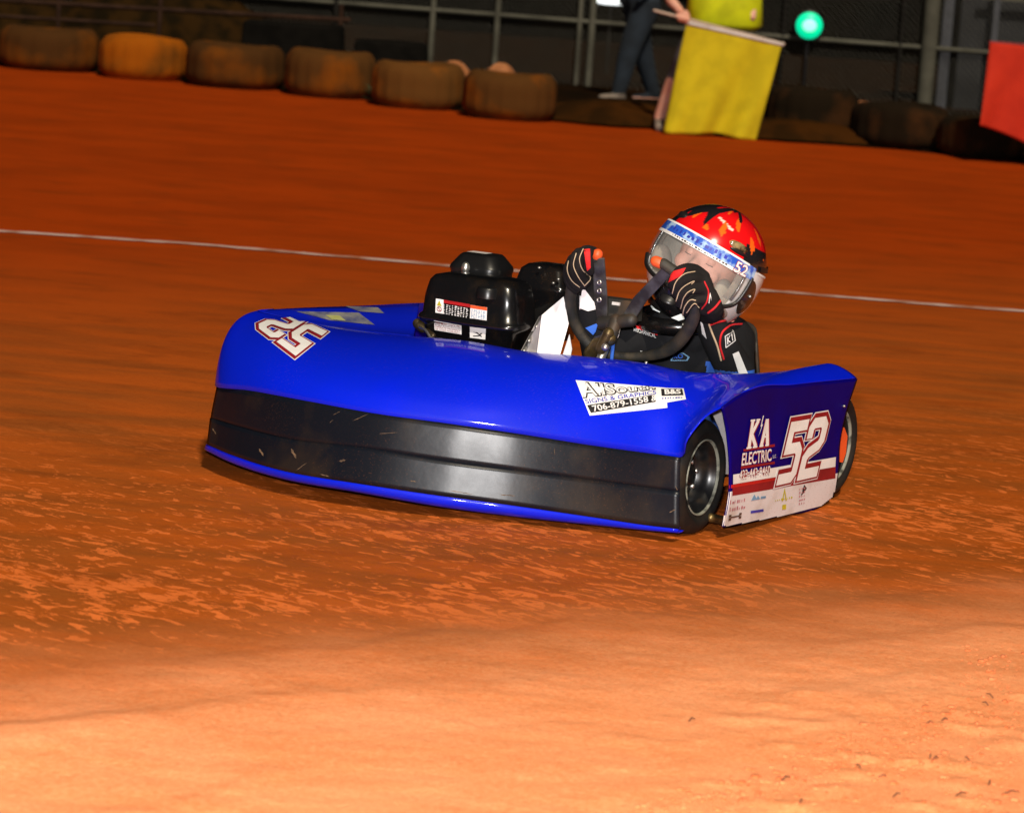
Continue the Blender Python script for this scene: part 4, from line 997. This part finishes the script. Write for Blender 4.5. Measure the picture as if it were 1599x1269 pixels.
# gloves -----------------------------------------------------------------
def glove(fingers, palm, name='glove'):
    ps_ = [sweep(p, r, 12, 14) for p, r in fingers]+[sweep(p, r, 14, 12) for p, r in palm]
    me_ = remesh(name, ps_, .0028, 2); return obj(name, me_, 'glove', drv)
def G_(u, v, o): return Lw(u, v, o)      # o < 0 : in front of the wheel plane (towards the camera)
fr = [([G_(1100, 432, .028), G_(1084, 421, .010), G_(1064, 422, -.022), G_(1052, 436, -.028), G_(1050, 446, -.016)], [.0155, .0155, .0145, .0135, .012]),
      ([G_(1105, 446, .025), G_(1090, 435, .000), G_(1070, 436, -.030), G_(1057, 450, -.034), G_(1055, 459, -.02)], [.0155, .0155, .0148, .0138, .012]),
      ([G_(1107, 461, .02), G_(1096, 451, -.006), G_(1076, 452, -.034), G_(1063, 465, -.036), G_(1062, 474, -.022)], [.015, .0152, .0145, .0135, .012]),
      ([G_(1107, 475, .018), G_(1099, 467, -.006), G_(1083, 469, -.030), G_(1072, 480, -.032), G_(1070, 488, -.02)], [.0135, .014, .0132, .012, .011]),
      ([G_(1098, 440, .03), G_(1072, 426, .026), G_(1052, 424, .016), G_(1040, 428, .006)], [.016, .015, .013, .012])]
pr = [([G_(1098, 442, .012), G_(1102, 462, .010), G_(1102, 480, .014)], [.024, .026, .022]), ([G_(1104, 462, .010), G_(1112, 478, .02), wrL], [.028, .027, .030])]
gl = glove(fr, pr); bpy.context.view_layer.update(); bvh('gl', gl)
for pts in ([(1050, 458), (1056, 440), (1070, 427), (1085, 424)], [(1056, 470), (1063, 452), (1074, 443), (1084, 439), (1080, 443)], [(1063, 482), (1068, 464), (1076, 455), (1085, 452), (1082, 457)], [(1066, 492), (1070, 478), (1080, 468), (1086, 469)],
            [(1072, 488), (1086, 474), (1092, 480)]):
    tube_on('stitching', pts, 'gl', 'tan', .0014, gl, .0008)
tube_on('glove_piping', [(1100, 440), (1106, 456), (1103, 472), (1096, 482)], 'gl', 'suit_red', .0022, gl)
tube_on('glove_piping', [(1124, 470), (1116, 480), (1106, 488)], 'gl', 'suit_red', .003, gl)
decal('glove_patch', rect2d(nx=8, ny=5), [(1050, 424), (1071, 418), (1064, 430), (1044, 441)], 'gl', 'glove_red', gl, .0012)
decal('glove_logo', subdiv2d(stroke2d([(0, .1), (.3, .9), (.5, .4), (.7, .9), (.4, .1)], .12), 2), [(1106, 458), (1114, 455), (1114, 472), (1107, 475)], 'gl', 'white', gl, .0012)
fl_ = [([G_(926, 393, .020), G_(913, 392, -.004), G_(904, 408, -.022), G_(907, 428, -.030), G_(916, 440, -.022)], [.0145, .0148, .0142, .0132, .012]),
       ([G_(920, 396, .024), G_(903, 396, .002), G_(896, 413, -.020), G_(900, 432, -.030), G_(911, 445, -.022)], [.0148, .015, .0145, .0135, .012]),
       ([G_(914, 404, .026), G_(896, 403, .006), G_(890, 420, -.016), G_(894, 438, -.028), G_(905, 449, -.022)], [.0145, .0145, .014, .013, .012]),
       ([G_(908, 412, .026), G_(891, 411, .010), G_(886, 427, -.010), G_(890, 444, -.022), G_(899, 453, -.018)], [.013, .0132, .013, .012, .011]),
       ([G_(930, 412, .026), G_(924, 398, .010), G_(917, 396, -.028), G_(920, 414, -.036), G_(922, 424, -.032)], [.016, .0145, .0135, .0125, .011])]
pl_ = [([G_(915, 402, .030), G_(914, 420, .036), G_(916, 440, .04)], [.022, .026, .026]), ([G_(914, 425, .036), G_(918, 450, .045), wrR], [.028, .028, .031])]
gr_ = glove(fl_, pl_); bpy.context.view_layer.update(); bvh('gr', gr_)
for pts in ([(911, 389), (905, 404), (910, 422), (922, 434), (913, 446)], [(900, 396), (896, 414), (902, 430), (913, 446)], [(888, 408), (886, 420), (893, 438), (905, 448)]):
    tube_on('stitching', pts, 'gr', 'tan', .0014, gr_, .0008)
decal('glove_patch', rect2d(nx=6, ny=8), [(912, 390), (921, 389), (922, 418), (917, 423)], 'gr', 'glove_red', gr_, .0014)
tube_on('stitching', [(938, 398), (945, 412), (947, 436)], 'gr', 'tan', .0014, gr_)
# printed pale tag on the sleeve
bd('sleeve_tag', rect2d(nx=6, ny=6), [(907, 454), (914, 451), (930, 480), (906, 482)], 'suit_white', .004)
obj('sleeve_print', slab([LY(909, 452, 7.93), LY(914, 453, 7.93), LY(928, 472, 7.93), LY(930, 483, 7.93), LY(918, 486, 7.93), LY(905, 481, 7.93)], .003), 'suit_white', drv, smooth=False)
obj('suit_panel', slab([LY(914, 512, 7.955), LY(934, 504, 7.955), LY(930, 518, 7.95), LY(926, 523, 7.95)], .004), 'suit_blue', drv, smooth=False)
obj('suit_panel', slab([LY(878, 556, 7.955), LY(889, 522, 7.955), LY(893, 545, 7.95), LY(890, 560, 7.95)], .004), 'suit_white', drv, smooth=False)

# ------------------------------------------------------------------ BACKGROUND
# big dirt-coated tyres lying along the outside of the track
def big_tyre(name, c, r, h, mm, label, fill='clod', rz=0.0):
    e = empty(name, (c[0], c[1], c[2]), rz); tag(e, label, 'tyre', 'tyres lining the outside of the track')
    P = spline([(r*.55, .02, 0), (r*.6, -.0, 0), (r*.93, .02, 0), (r*1.0, h*.18, 0), (r*1.02, h*.5, 0), (r*1.0, h*.8, 0), (r*.93, h*.97, 0), (r*.78, h*1.02, 0), (r*.6, h*.95, 0), (r*.55, h*.85, 0), (r*.57, h*.4, 0)], 40)[:, :2]
    v, f = lathe([tuple(p) for p in P], 56, 'z'); v = np.array(v)
    an = np.arctan2(v[:, 1], v[:, 0]); rad = np.hypot(v[:, 0], v[:, 1])
    lug = (np.sin(an*18) > 0)*(rad > r*.97)*.014
    dent = 1+.02*np.sin(an*2+c[0])+.012*np.sin(an*5+c[0]*3)
    v[:, 0] = np.cos(an)*(rad+lug)*dent; v[:, 1] = np.sin(an)*(rad+lug)*dent; v[:, 2] *= 1+.03*np.sin(an*2+c[0]*2)
    obj('casing', (v, f), mm, e)
    G = [[(0.0001*math.cos(t), .0001*math.sin(t), h*.75) for t in [0]][0:1]+[(r*q*math.cos(t), r*q*math.sin(t), h*(.75-.1*q+.05*math.sin(3*t+c[0]))) for q in (.2, .4, .6)] for t in np.linspace(0, 2*math.pi, 25)]
    obj('dirt_fill', loft(G), fill, e)
    return e
def tmat(name, c1, c2, thr, sc=3.0): return mat(name, c1, .9, col2=c2, vscale=sc, thr=thr, bump=.6, bscale=14, spec=.1)
MT['ty_clay'] = tmat('clay_caked_rubber', (0.33, 0.085, 0.003), (0.12, 0.045, 0.006), (.5, .75))
MT['ty_mid'] = tmat('dusty_rubber', (0.065, 0.026, 0.006), (0.20, 0.055, 0.003), (.5, .8))
MT['ty_mid2'] = tmat('brown_dusty_rubber', (0.09, 0.036, 0.008), (0.20, 0.055, 0.004), (.5, .7))
MT['ty_tan'] = tmat('tan_dusty_rubber', (0.12, 0.048, 0.010), (0.24, 0.07, 0.006), (.5, .7))
MT['ty_dark'] = tmat('dark_rubber', (0.012, 0.007, 0.003), (0.06, 0.022, 0.006), (.5, .75))
TY = [(-95, 100, 150, .36, 'ty_mid', 'dim brown tyre at the far end of the row, cut by the picture edge'),
      (62, 112, 150, .36, 'ty_mid', 'dull brown tyre beside the bright orange clay-caked tyre, on its outer side'),
      (212, 126, 130, .36, 'ty_clay', 'bright orange clay-caked tyre, the most thickly coated in the row'),
      (357, 140, 152, .36, 'ty_mid', 'dark tyre between the bright orange tyre and the brown one'),
      (508, 155, 138, .38, 'ty_mid2', 'brown dusty tyre just before the small green weed'),
      (647, 172, 138, .36, 'ty_tan', 'tan dusty tyre with the small green weed at its foot'),
      (792, 190, 138, .36, 'ty_mid2', 'brown tyre with clay on its lower half, nearest to the flagman'),
      (1272, 216, 138, .38, 'ty_dark', 'black tyre behind the edge of the yellow flag'),
      (1412, 236, 150, .34, 'ty_dark', 'black tyre with clay heap behind it, beneath the metal post'),
      (1540, 250, 130, .30, 'ty_dark', 'low dark tyre below the red flag')]
for i, (u, v, wpx, h, mm, lab) in enumerate(TY):
    p = onz(u, v); r = wpx/2*p[1]/F*1.0
    big_tyre('tractor_tyre', (p[0], p[1]+r+.05, 0), r, h, mm, lab, fill='ty_clay' if mm in ('ty_clay', 'ty_tan') else 'verge', rz=RNG.rand()*6)
def mound(name, u, v, back, w_, h_, m_, label, kind=None):
    p = onz(u, v); G = []; n = 28
    for i in range(n+1):
        t = 2*math.pi*i/n; row = []
        for q in (1.0, .85, .6, .35, .15, .001):
            rr = w_*q*(1+.15*math.sin(3*t+u)+.08*math.sin(7*t)); row.append((rr*math.cos(t), rr*.6*math.sin(t), h_*(1-q*q)*(1+.15*math.sin(4*t+u)*q)-.01*(q == 1.0)))
        G.append(row)
    o = obj(name, loft(G), m_, None); o.location = (p[0], p[1]+back, .03); tag(o, label, 'dirt pile', 'clay heaps behind the tyres'); return o
MT['heap'] = mat('pale_clay_heap', (0.42, 0.16, 0.06), .95, col2=(.25, .08, .02), vscale=4, bump=.6, bscale=12)
MT['heap_dark'] = mat('dark_clay_heap', (0.024, 0.010, 0.0025), .95, spec=.03, col2=(.05, .017, .003), vscale=3, bump=.6, bscale=12)
mound('clay_heap', 695, 172, 1.9, .26, .30, 'heap', 'small pale clay heap behind the tan tyre, left of its twin')
mound('clay_heap', 772, 186, 1.9, .26, .34, 'heap', 'small pale clay heap behind the last brown tyre, nearer the flagman')
mound('clay_heap', 1395, 236, 2.2, .75, .24, 'heap', 'orange clay heap at the foot of the thick metal post')
mound('clay_heap', 955, 200, .6, .75, .16, 'heap_dark', 'low dark heap beside the flagman, left of the yellow flag')
mound('clay_heap', 1240, 222, .35, .8, .13, 'heap_dark', 'low dark heap right of the yellow flag')
# weed
MT['weed'] = mat('weed_leaf', (0.03, 0.055, 0.02), .7, var=.4)
p = onz(592, 160); wd = empty('weed', (p[0], p[1]-.02, 0)); tag(wd, 'small dark green weed at the foot of the tan tyre', 'plant')
for k in range(26):
    a_ = RNG.rand()*6.28; L_ = .10+.15*RNG.rand(); el = .35+1.1*RNG.rand(); d = np.array([math.cos(a_)*math.cos(el), math.sin(a_)*math.cos(el), math.sin(el)]); sd_ = np.array([-math.sin(a_), math.cos(a_), 0])*.014
    q0 = np.array([0, 0, .0]); q1 = d*L_*.6; q2 = d*L_+np.array([0, 0, -.03])
    obj('leaf', ([q0, q1-sd_, q1+sd_, q2, q1+np.array([0, 0, .006])], [(0, 1, 4), (0, 4, 2), (1, 3, 4), (4, 3, 2)]), 'weed', wd)

# fence ---------------------------------------------------------------------
MT['galv'] = mat('galvanised_steel', (0.13, 0.125, 0.10), .6, spec=.15, var=.4, vscale=3)
MT['galv_dark'] = mat('dull_dark_steel', (0.02, 0.018, 0.016), .6, spec=.1, var=.4, vscale=3)
MT['wire'] = mat('galvanised_wire', (0.14, 0.135, 0.12), .6, spec=.2)
FA, FB = np.array([6.6, 29.2]), np.array([-7.5, 32.6]); fdv = (FB-FA)/np.linalg.norm(FB-FA); FL = np.linalg.norm(FB-FA)
def fhit(u, v):
    """point of the fence plane seen at a pixel"""
    d = ray(u, v); nn = np.array([-fdv[1], fdv[0], 0]); return CAM+d*(((np.array([*FA, 0])-CAM) @ nn)/(d @ nn))
fen = empty('chain_link_fence', (FA[0], FA[1], 0)); tag(fen, 'grey chain-link fence with steel posts behind the tyres and flagman', 'fence')
fb = np.array([FA[0], FA[1], 0])
for u, r, m_ in ((670, .03, 'galv'), (770, .03, 'galv'), (898, .025, 'galv'), (917, .035, 'galv'), (1213, .02, 'galv_dark'), (1396, .022, 'galv_dark'), (1440, .078, 'galv'), (520, .03, 'galv_dark'), (300, .03, 'galv_dark'), (100, .03, 'galv_dark')):
    v0 = 60
    for _ in range(20):
        p = fhit(u, v0); 
        v0 += p[2]*F/p[1]*.9
    p = fhit(u, v0); q = p-fb
    obj('post', sweep([(q[0], q[1]-.04, 0), (q[0], q[1]-.04, 2.35)], r, 14), m_, fen)
for z in (.66, 2.3):
    obj('rail', sweep([(0, -.04, z), (fdv[0]*FL, fdv[1]*FL-.04, z)], .022, 8), 'galv', fen)
obj('rail', sweep([(fdv[0]*4.6, fdv[1]*4.6-.06, 1.02), (fdv[0]*9, fdv[1]*9-.06, 1.02)], .02, 8), 'galv_dark', fen)
V, Fc = [], []; cell = .062; Hf = 2.3; r_ = .002
n_d = int((FL+Hf)/cell)
for sgn in (1, -1):
    for k in range(n_d):
        s0_ = k*cell-(Hf if sgn > 0 else 0); s1_ = s0_+Hf*1.0; z0, z1 = (0, Hf) if sgn > 0 else (Hf, 0)
        t0 = max(0, (0-s0_)/Hf); t1 = min(1, (FL-s0_)/Hf)
        if t1 <= t0: continue
        a_ = np.array([*(fdv*(s0_+Hf*t0)), z0+(z1-z0)*t0]); b_ = np.array([*(fdv*(s0_+Hf*t1)), z0+(z1-z0)*t1])
        dy = .003*sgn
        k0 = len(V)
        for q in (a_, b_):
            for ang in (0, 2.1, 4.2): V.append((q[0]+r_*math.cos(ang)*.7, q[1]+dy+r_*math.sin(ang), q[2]+r_*math.cos(ang)*.7))
        Fc += [(k0+i, k0+(i+1) % 3, k0+3+(i+1) % 3, k0+3+i) for i in range(3)]
tag(obj('wire_mesh', (V, Fc), 'wire', fen, smooth=False), kind='stuff')
# dark booth with a pale frame behind the fence
p = atY(1535, 185, 30.6); bt = empty('scoring_booth', (p[0]+.55, p[1]+1.0, 0)); tag(bt, 'dark booth with a pale metal frame behind the fence, beside the red flag', 'booth')
MT['booth'] = mat('booth_panel', (0.006, 0.007, 0.011), .6, var=.3)
obj('wall', box((0, .4, 1.1), (1.5, 1.2, 2.2)), 'booth', bt, smooth=False)
MT['booth_frame'] = mat('booth_frame', (0.075, 0.08, 0.10), .5, metal=.3, var=.3)
for x, wd_ in ((-.90, .10), (-.42, .06), (.10, .14)): obj('frame_post', box((x, -.35, 1.1), (wd_, .06, 2.3)), 'booth_frame', bt, smooth=False)
obj('frame_rail', box((-.2, -.35, 1.17), (.75, .05, .05)), 'galv', bt, smooth=False)

# lamps ---------------------------------------------------------------------
def emis(name, c, s): return mat(name, c, .4, emit=s)
MT['green_lamp'] = emis('green_signal_glow', (0.0, 0.62, 0.30), 1.1); MT['green_core'] = emis('green_signal_core', (0.30, 1.0, 0.68), 1.1)
p = fhit(1262, 40); gs = empty('signal_light', (p[0], p[1]-.12, 0)); tag(gs, 'lit green signal light mounted on a dark stand at the fence', 'signal light')
z = p[2]
obj('lens', lathe([(.0001, -.04), (.08, -.03), (.128, -.004), (.13, .0)], 28, 'y', (0, 0, z)), 'green_lamp', gs)
obj('bulb', ellipsoid((0, -.035, z+.0), (.07, .02, .06), 16, 12), 'green_core', gs)
obj('housing', lathe([(.0001, .12), (.14, .12), (.15, .0), (.135, .0)], 24, 'y', (0, 0, z)), 'black', gs)
obj('stand', sweep([(0, .06, 0), (0, .06, z-.13)], .015, 8), 'black', gs)
MT['white_lamp'] = emis('white_lamp_glow', (0.95, 1.0, 1.0), 1.6)
p = atY(955, 3, 33.5); wl = empty('work_lamp', (p[0], p[1], 0)); tag(wl, 'bright white flat work lamp behind the fence above the person in jeans', 'lamp')
obj('lens', ellipsoid((0, 0, p[2]), (.21, .05, .035), 24, 12), 'white_lamp', wl)
obj('housing', rbox((0, 0, p[2]+.04), [(0, .44, .12, .05), (.05, .40, .10, .04)], 5), 'black', wl)
obj('stand', sweep([(0, .1, 0), (0, .1, p[2]+.04)], .015, 8), 'galv_dark', wl)

# people --------------------------------------------------------------------
MT['hivis'] = mat('hi_vis_vest', (0.72, 0.80, 0.0), .7, var=.25, vscale=5, bump=.5, bscale=10)
MT['shorts'] = mat('grey_shorts', (0.10, 0.085, 0.10), .85, var=.3)
MT['jeans'] = mat('blue_jeans', (0.012, 0.020, 0.034), .85, var=.4, vscale=6)
MT['shirt_dark'] = mat('dark_shirt', (0.02, 0.03, 0.05), .85, var=.3)
MT['shoe'] = mat('pale_shoe', (0.30, 0.24, 0.20), .7, var=.3); MT['hair'] = mat('brown_hair', (0.04, 0.02, 0.01), .8, var=.4)
def human(base, rz, label, arms, colour, gait=(0, 0), stance=0.0, wide=1.0):
    e = empty('person', base, rz); tag(e, label, 'person')
    hips = np.array([0, 0, .93]); P = []
    P += [sweep([(0, 0, .93), (0, .0, 1.1), (0, .0, 1.3), (0, 0, 1.42)], [.15, .145, .165, .13], 18, 14), sweep([(-.17, 0, 1.42), (.17, 0, 1.42)], .07, 14), sweep([(0, 0, 1.42), (0, -.01, 1.58)], [.065, .055], 12),
          ellipsoid((0, -.02, 1.69), (.078, .098, .12), 22, 16), sweep([(0, -.10, 1.70), (0, -.128, 1.665)], [.008, .016], 8), ellipsoid((0, -.085, 1.60), (.035, .035, .028)),
          ellipsoid((.08, 0, 1.68), (.012, .022, .03)), ellipsoid((-.08, 0, 1.68), (.012, .022, .03))]
    for s, g in ((1, gait[0]), (-1, gait[1])):
        P += [sweep([(.09*s, 0, .9), ((.1+stance*.55)*s, g*.5-.02, .5), ((.1+stance)*s, g+.02, .10)], [.10*wide, .075*wide, .05*wide], 16, 14), sweep([((.1+stance)*s, g+.05, .05), ((.11+stance)*s, g-.16, .035)], [.048, .042], 12)]
    for a_ in arms: P.append(sweep(a_[0], a_[1], 12, 16))
    me = remesh('body', P, .014, 3); co = np.array([p.center[:] for p in me.polygons]); ks = list(colour); mi = np.zeros(len(co), dtype=np.int32)
    for k in ks: me.materials.append(MT[k])
    for i, k in enumerate(ks):
        m_ = colour[k](co)
        mi[m_] = i
    me.polygons.foreach_set('material_index', mi); obj('body', me, None, e)
    h = ellipsoid((0, .012, 1.73), (.088, .10, .10), 22, 14); obj('hair', ([q for q in h[0]], h[1]), 'hair', e)
    for s in (1, -1): obj('eye', ellipsoid((.03*s, -.108, 1.70), (.012, .01, .008), 10, 8), 'ink', e)
    return e
# flagman, facing the track; his hand holds the stick
fb0 = onz(1108, 214)+np.array([0, .35, 0]); FY = fb0[1]
hd_ = atY(1064, 22, FY-.33); hl = hd_-fb0; hl[2] = hd_[2]
flagman = human(tuple(fb0), 0.0, 'flag marshal in hi-vis yellow vest holding a yellow flag by its stick',
    [([(-.2, 0, 1.40), (-.27, -.05, 1.18), tuple(hl+np.array([-.10, .14, .13])), tuple(hl+np.array([-.01, .02, .02]))], [.062, .055, .045, .033]), ([(.2, 0, 1.40), (.26, -.03, 1.15), (.27, -.16, .95)], [.062, .05, .035])],
    {'skin': lambda c: c[:, 2] > -9, 'shorts': lambda c: (c[:, 2] > .42) & (c[:, 2] < .93) & (c[:, 0] > -.36) & (c[:, 0] < .36) & (c[:, 1] > -.14), 'hivis': lambda c: (c[:, 2] > .89) & (c[:, 2] < 1.5) & (abs(c[:, 0]) < .26) & (c[:, 1] > -.24),
     'shoe': lambda c: c[:, 2] < .09}, (0.0, .05), .28, 1.1)
# vest body over the torso
obj('vest', rbox((0.06, -.0, 0), [(.84, .50, .34, .15), (.88, .62, .40, .19), (1.1, .58, .38, .18), (1.35, .50, .34, .15), (1.46, .36, .24, .1)], 8), 'hivis', flagman)
# fist with five fingers round the stick
sa, sb = atY(1022, 17, FY-.36)-fb0, atY(1226, 70, FY-.36)-fb0
sdir = (sb-sa)/np.linalg.norm(sb-sa); mid_ = atY(1068, 30, FY-.36)-fb0; sidev = np.cross(sdir, [0, 0, 1.0]); sidev /= np.linalg.norm(sidev); upv = np.cross(sidev, sdir)
fg = [sweep([mid_+sidev*-.02+upv*.03, mid_+upv*.01-sidev*.03], [.04, .036], 12)]
for k in range(4):
    c0 = mid_+sdir*(-.034+.022*k); fg.append(sweep([c0+sidev*-.035+upv*.02, c0+upv*.026, c0+sidev*.026, c0-upv*.022, c0-sidev*.015-upv*.02], [.0115, .0115, .011, .0105, .0095], 8, 12))
fg.append(sweep([mid_+sdir*-.045-sidev*.02+upv*.02, mid_+sdir*-.06+upv*.012, mid_+sdir*-.05+sidev*.022], [.014, .0125, .011], 8, 10))
obj('hand', remesh('hand', fg, .004, 2), 'skin', flagman)
# yellow flag
MT['flag_y'] = mat('yellow_flag_cloth', (0.66, 0.53, 0.002), .8, col2=(0.56, 0.45, 0.002), vscale=6, bump=.4, bscale=40)
MT['stick'] = mat('pale_flag_stick', (0.62, 0.47, 0.38), .6, var=.2)
def flag(name, corners, m_, label, sleeve=True, seed=0, amp=.03, Y0=24.0, cat='flag'):
    TL, TR, BR, BL = [atY(u, v, Y0) for u, v in corners]; e = empty(name, tuple(TL)); tag(e, label, cat)
    G = []
    for i in range(31):
        s = i/30; row = []
        for j in range(31):
            t = j/30; p = (1-t)*((1-s)*TL+s*TR)+t*((1-s)*BL+s*BR)
            p = p+np.array([0.008*math.sin(t*9+seed), 1, 0])*amp*t*(math.sin(s*9+seed+t*2)+.6*math.sin(s*17+t*3+seed))-np.array([0, 0, 0.012*math.sin(s*6.3+seed)*t]); row.append(p-TL)
        G.append(row)
    o = obj('cloth', loft(G), m_, e); solidify(o, .003)
    return e, TL, TR
e, TL, TR = flag('yellow_flag', [(1072, 36), (1221, 70), (1180, 219), (1035, 205)], 'flag_y', 'bright yellow caution flag hanging from a pale stick in the marshal\'s hand', seed=1, Y0=FY-.36, amp=.05)
a_, b_ = atY(1022, 17, FY-.36)-TL, atY(1224, 69, FY-.36)-TL
obj('stick', sweep([a_, b_], .011, 10), 'stick', e)
obj('sleeve_hem', sweep([TL-TL, TR-TL], .016, 10), 'white_dirty', e)
# red flag
MT['flag_r'] = mat('red_flag_cloth', (0.60, 0.025, 0.003), .8, col2=(0.52, 0.02, 0.003), vscale=4, bump=.4, bscale=30)
RY = onz(1599, 268)[1]+.05
e, TL, TR = flag('red_flag', [(1546, 66), (1700, 84), (1690, 262), (1528, 195)], 'flag_r', 'red flag hanging from a stick at the right edge of the view', seed=3, amp=.05, Y0=RY+.6)
obj('stick', sweep([(-.0, .004, .0), TR-TL+np.array([.3, 0, .03])], .009, 10), 'dkred', e)
# walking person in jeans
jb = onz(965, 148); jb = np.array([jb[0]+.12, 28.6, 0.0])
human(tuple(jb), math.radians(-60), 'person in blue jeans and dark top walking behind the marshal', [([(-.2, 0, 1.40), (-.25, .05, 1.15), (-.22, -.08, .92)], [.06, .05, .035]), ([(.2, 0, 1.40), (.26, -.05, 1.15), (.2, -.16, .95)], [.06, .05, .035])],
    {'skin': lambda c: c[:, 2] > -9, 'jeans': lambda c: (c[:, 2] > .05) & (c[:, 2] < .97) & (abs(c[:, 0]) < .23), 'shirt_dark': lambda c: (c[:, 2] > .95) & (c[:, 2] < 1.5), 'shoe': lambda c: (c[:, 2] < .085) & (c[:, 1] < 0)}, (-.26, .24), .0, 1.35)

# guard rail, bench and clutter on the left ----------------------------------
MT['rail_grey'] = mat('dull_rail', (0.045, 0.022, 0.014), .7, spec=.1, var=.4)
gb = atY(0, 60, 29.0); g0 = empty('guard_rail', (gb[0]-1, 28.6, 0)); tag(g0, 'low two-bar metal rail on short posts behind the first tyres', 'guard rail')
def gp(u, v): return atY(u, v, 28.6)-np.array([gb[0]-1, 28.6, 0])
obj('bar', sweep([gp(-160, -8), gp(545, 32)], .022, 8), 'rail_grey', g0); obj('bar', sweep([gp(-160, 16), gp(240, 40)], .018, 8), 'rail_grey', g0)
for u, v in ((-60, -3), (92, 8), (250, 16), (532, 31)):
    p = gp(u, v); obj('post', sweep([(p[0], 0, 0), (p[0], 0, p[2]+.12)], .022, 8), 'rail_grey', g0)
MT['crate'] = mat('black_case', (0.005, 0.004, 0.003), .8, spec=.1, var=.4)
p = onz(470, 120); tb = obj('equipment_box', box((0, 0, .26), (.95, .5, .5), taper=.93), 'crate', smooth=False); tb.location = (p[0], 28.0, .03); bevel(tb, .03)
tag(tb, 'black equipment case on the verge behind the brown tyres', 'case')
p = onz(620, 130); tb = obj('equipment_box', box((0, 0, .22), (.7, .5, .4), taper=.9), 'crate', smooth=False); tb.location = (p[0], 27.6, .03); bevel(tb, .03)
tag(tb, 'low black case on the verge behind the tan tyre', 'case')
MT['tarp'] = mat('dark_brown_tarpaulin', (0.010, 0.006, 0.002), .9, spec=.05, col2=(.028, .013, .003), vscale=5, bump=.6, bscale=10)
for u, Yb, w_, h_, lab in ((250, 30.0, 1.3, .62, 'brown tarpaulin heap under the guard rail behind the bright orange tyre'), (20, 30.2, 1.2, .5, 'brown tarpaulin heap at the far end of the guard rail')):
    p = atY(u, 60, Yb); G = []
    for i in range(33):
        t = 2*math.pi*i/32; G.append([(w_*q*math.cos(t)*(1+.1*math.sin(3*t)), .5*q*math.sin(t), h_*(1-q**4)*(1+.12*math.sin(5*t)*q+.06*math.sin(11*t)*q)) for q in (1, .93, .8, .55, .3, .001)])
    o = obj('tarpaulin', loft(G), 'tarp'); o.location = (p[0], Yb, .02); tag(o, lab, 'tarpaulin')
# a dark strip building far behind
MT['shed'] = mat('dark_shed_cladding', (0.002, 0.0018, 0.0015), .95, col2=(.004, .003, .002), vscale=1.5, spec=.0)
sh = empty('long_shed', (0, 46, 0)); tag(sh, 'long unlit dark shed far behind the fence', 'building')
obj('wall', box((0, 0, 1.6), (60, 3, 3.2)), 'shed', sh, smooth=False); obj('roof', box((0, 0, 3.28), (61, 4, .14)), 'shed', sh, smooth=False)
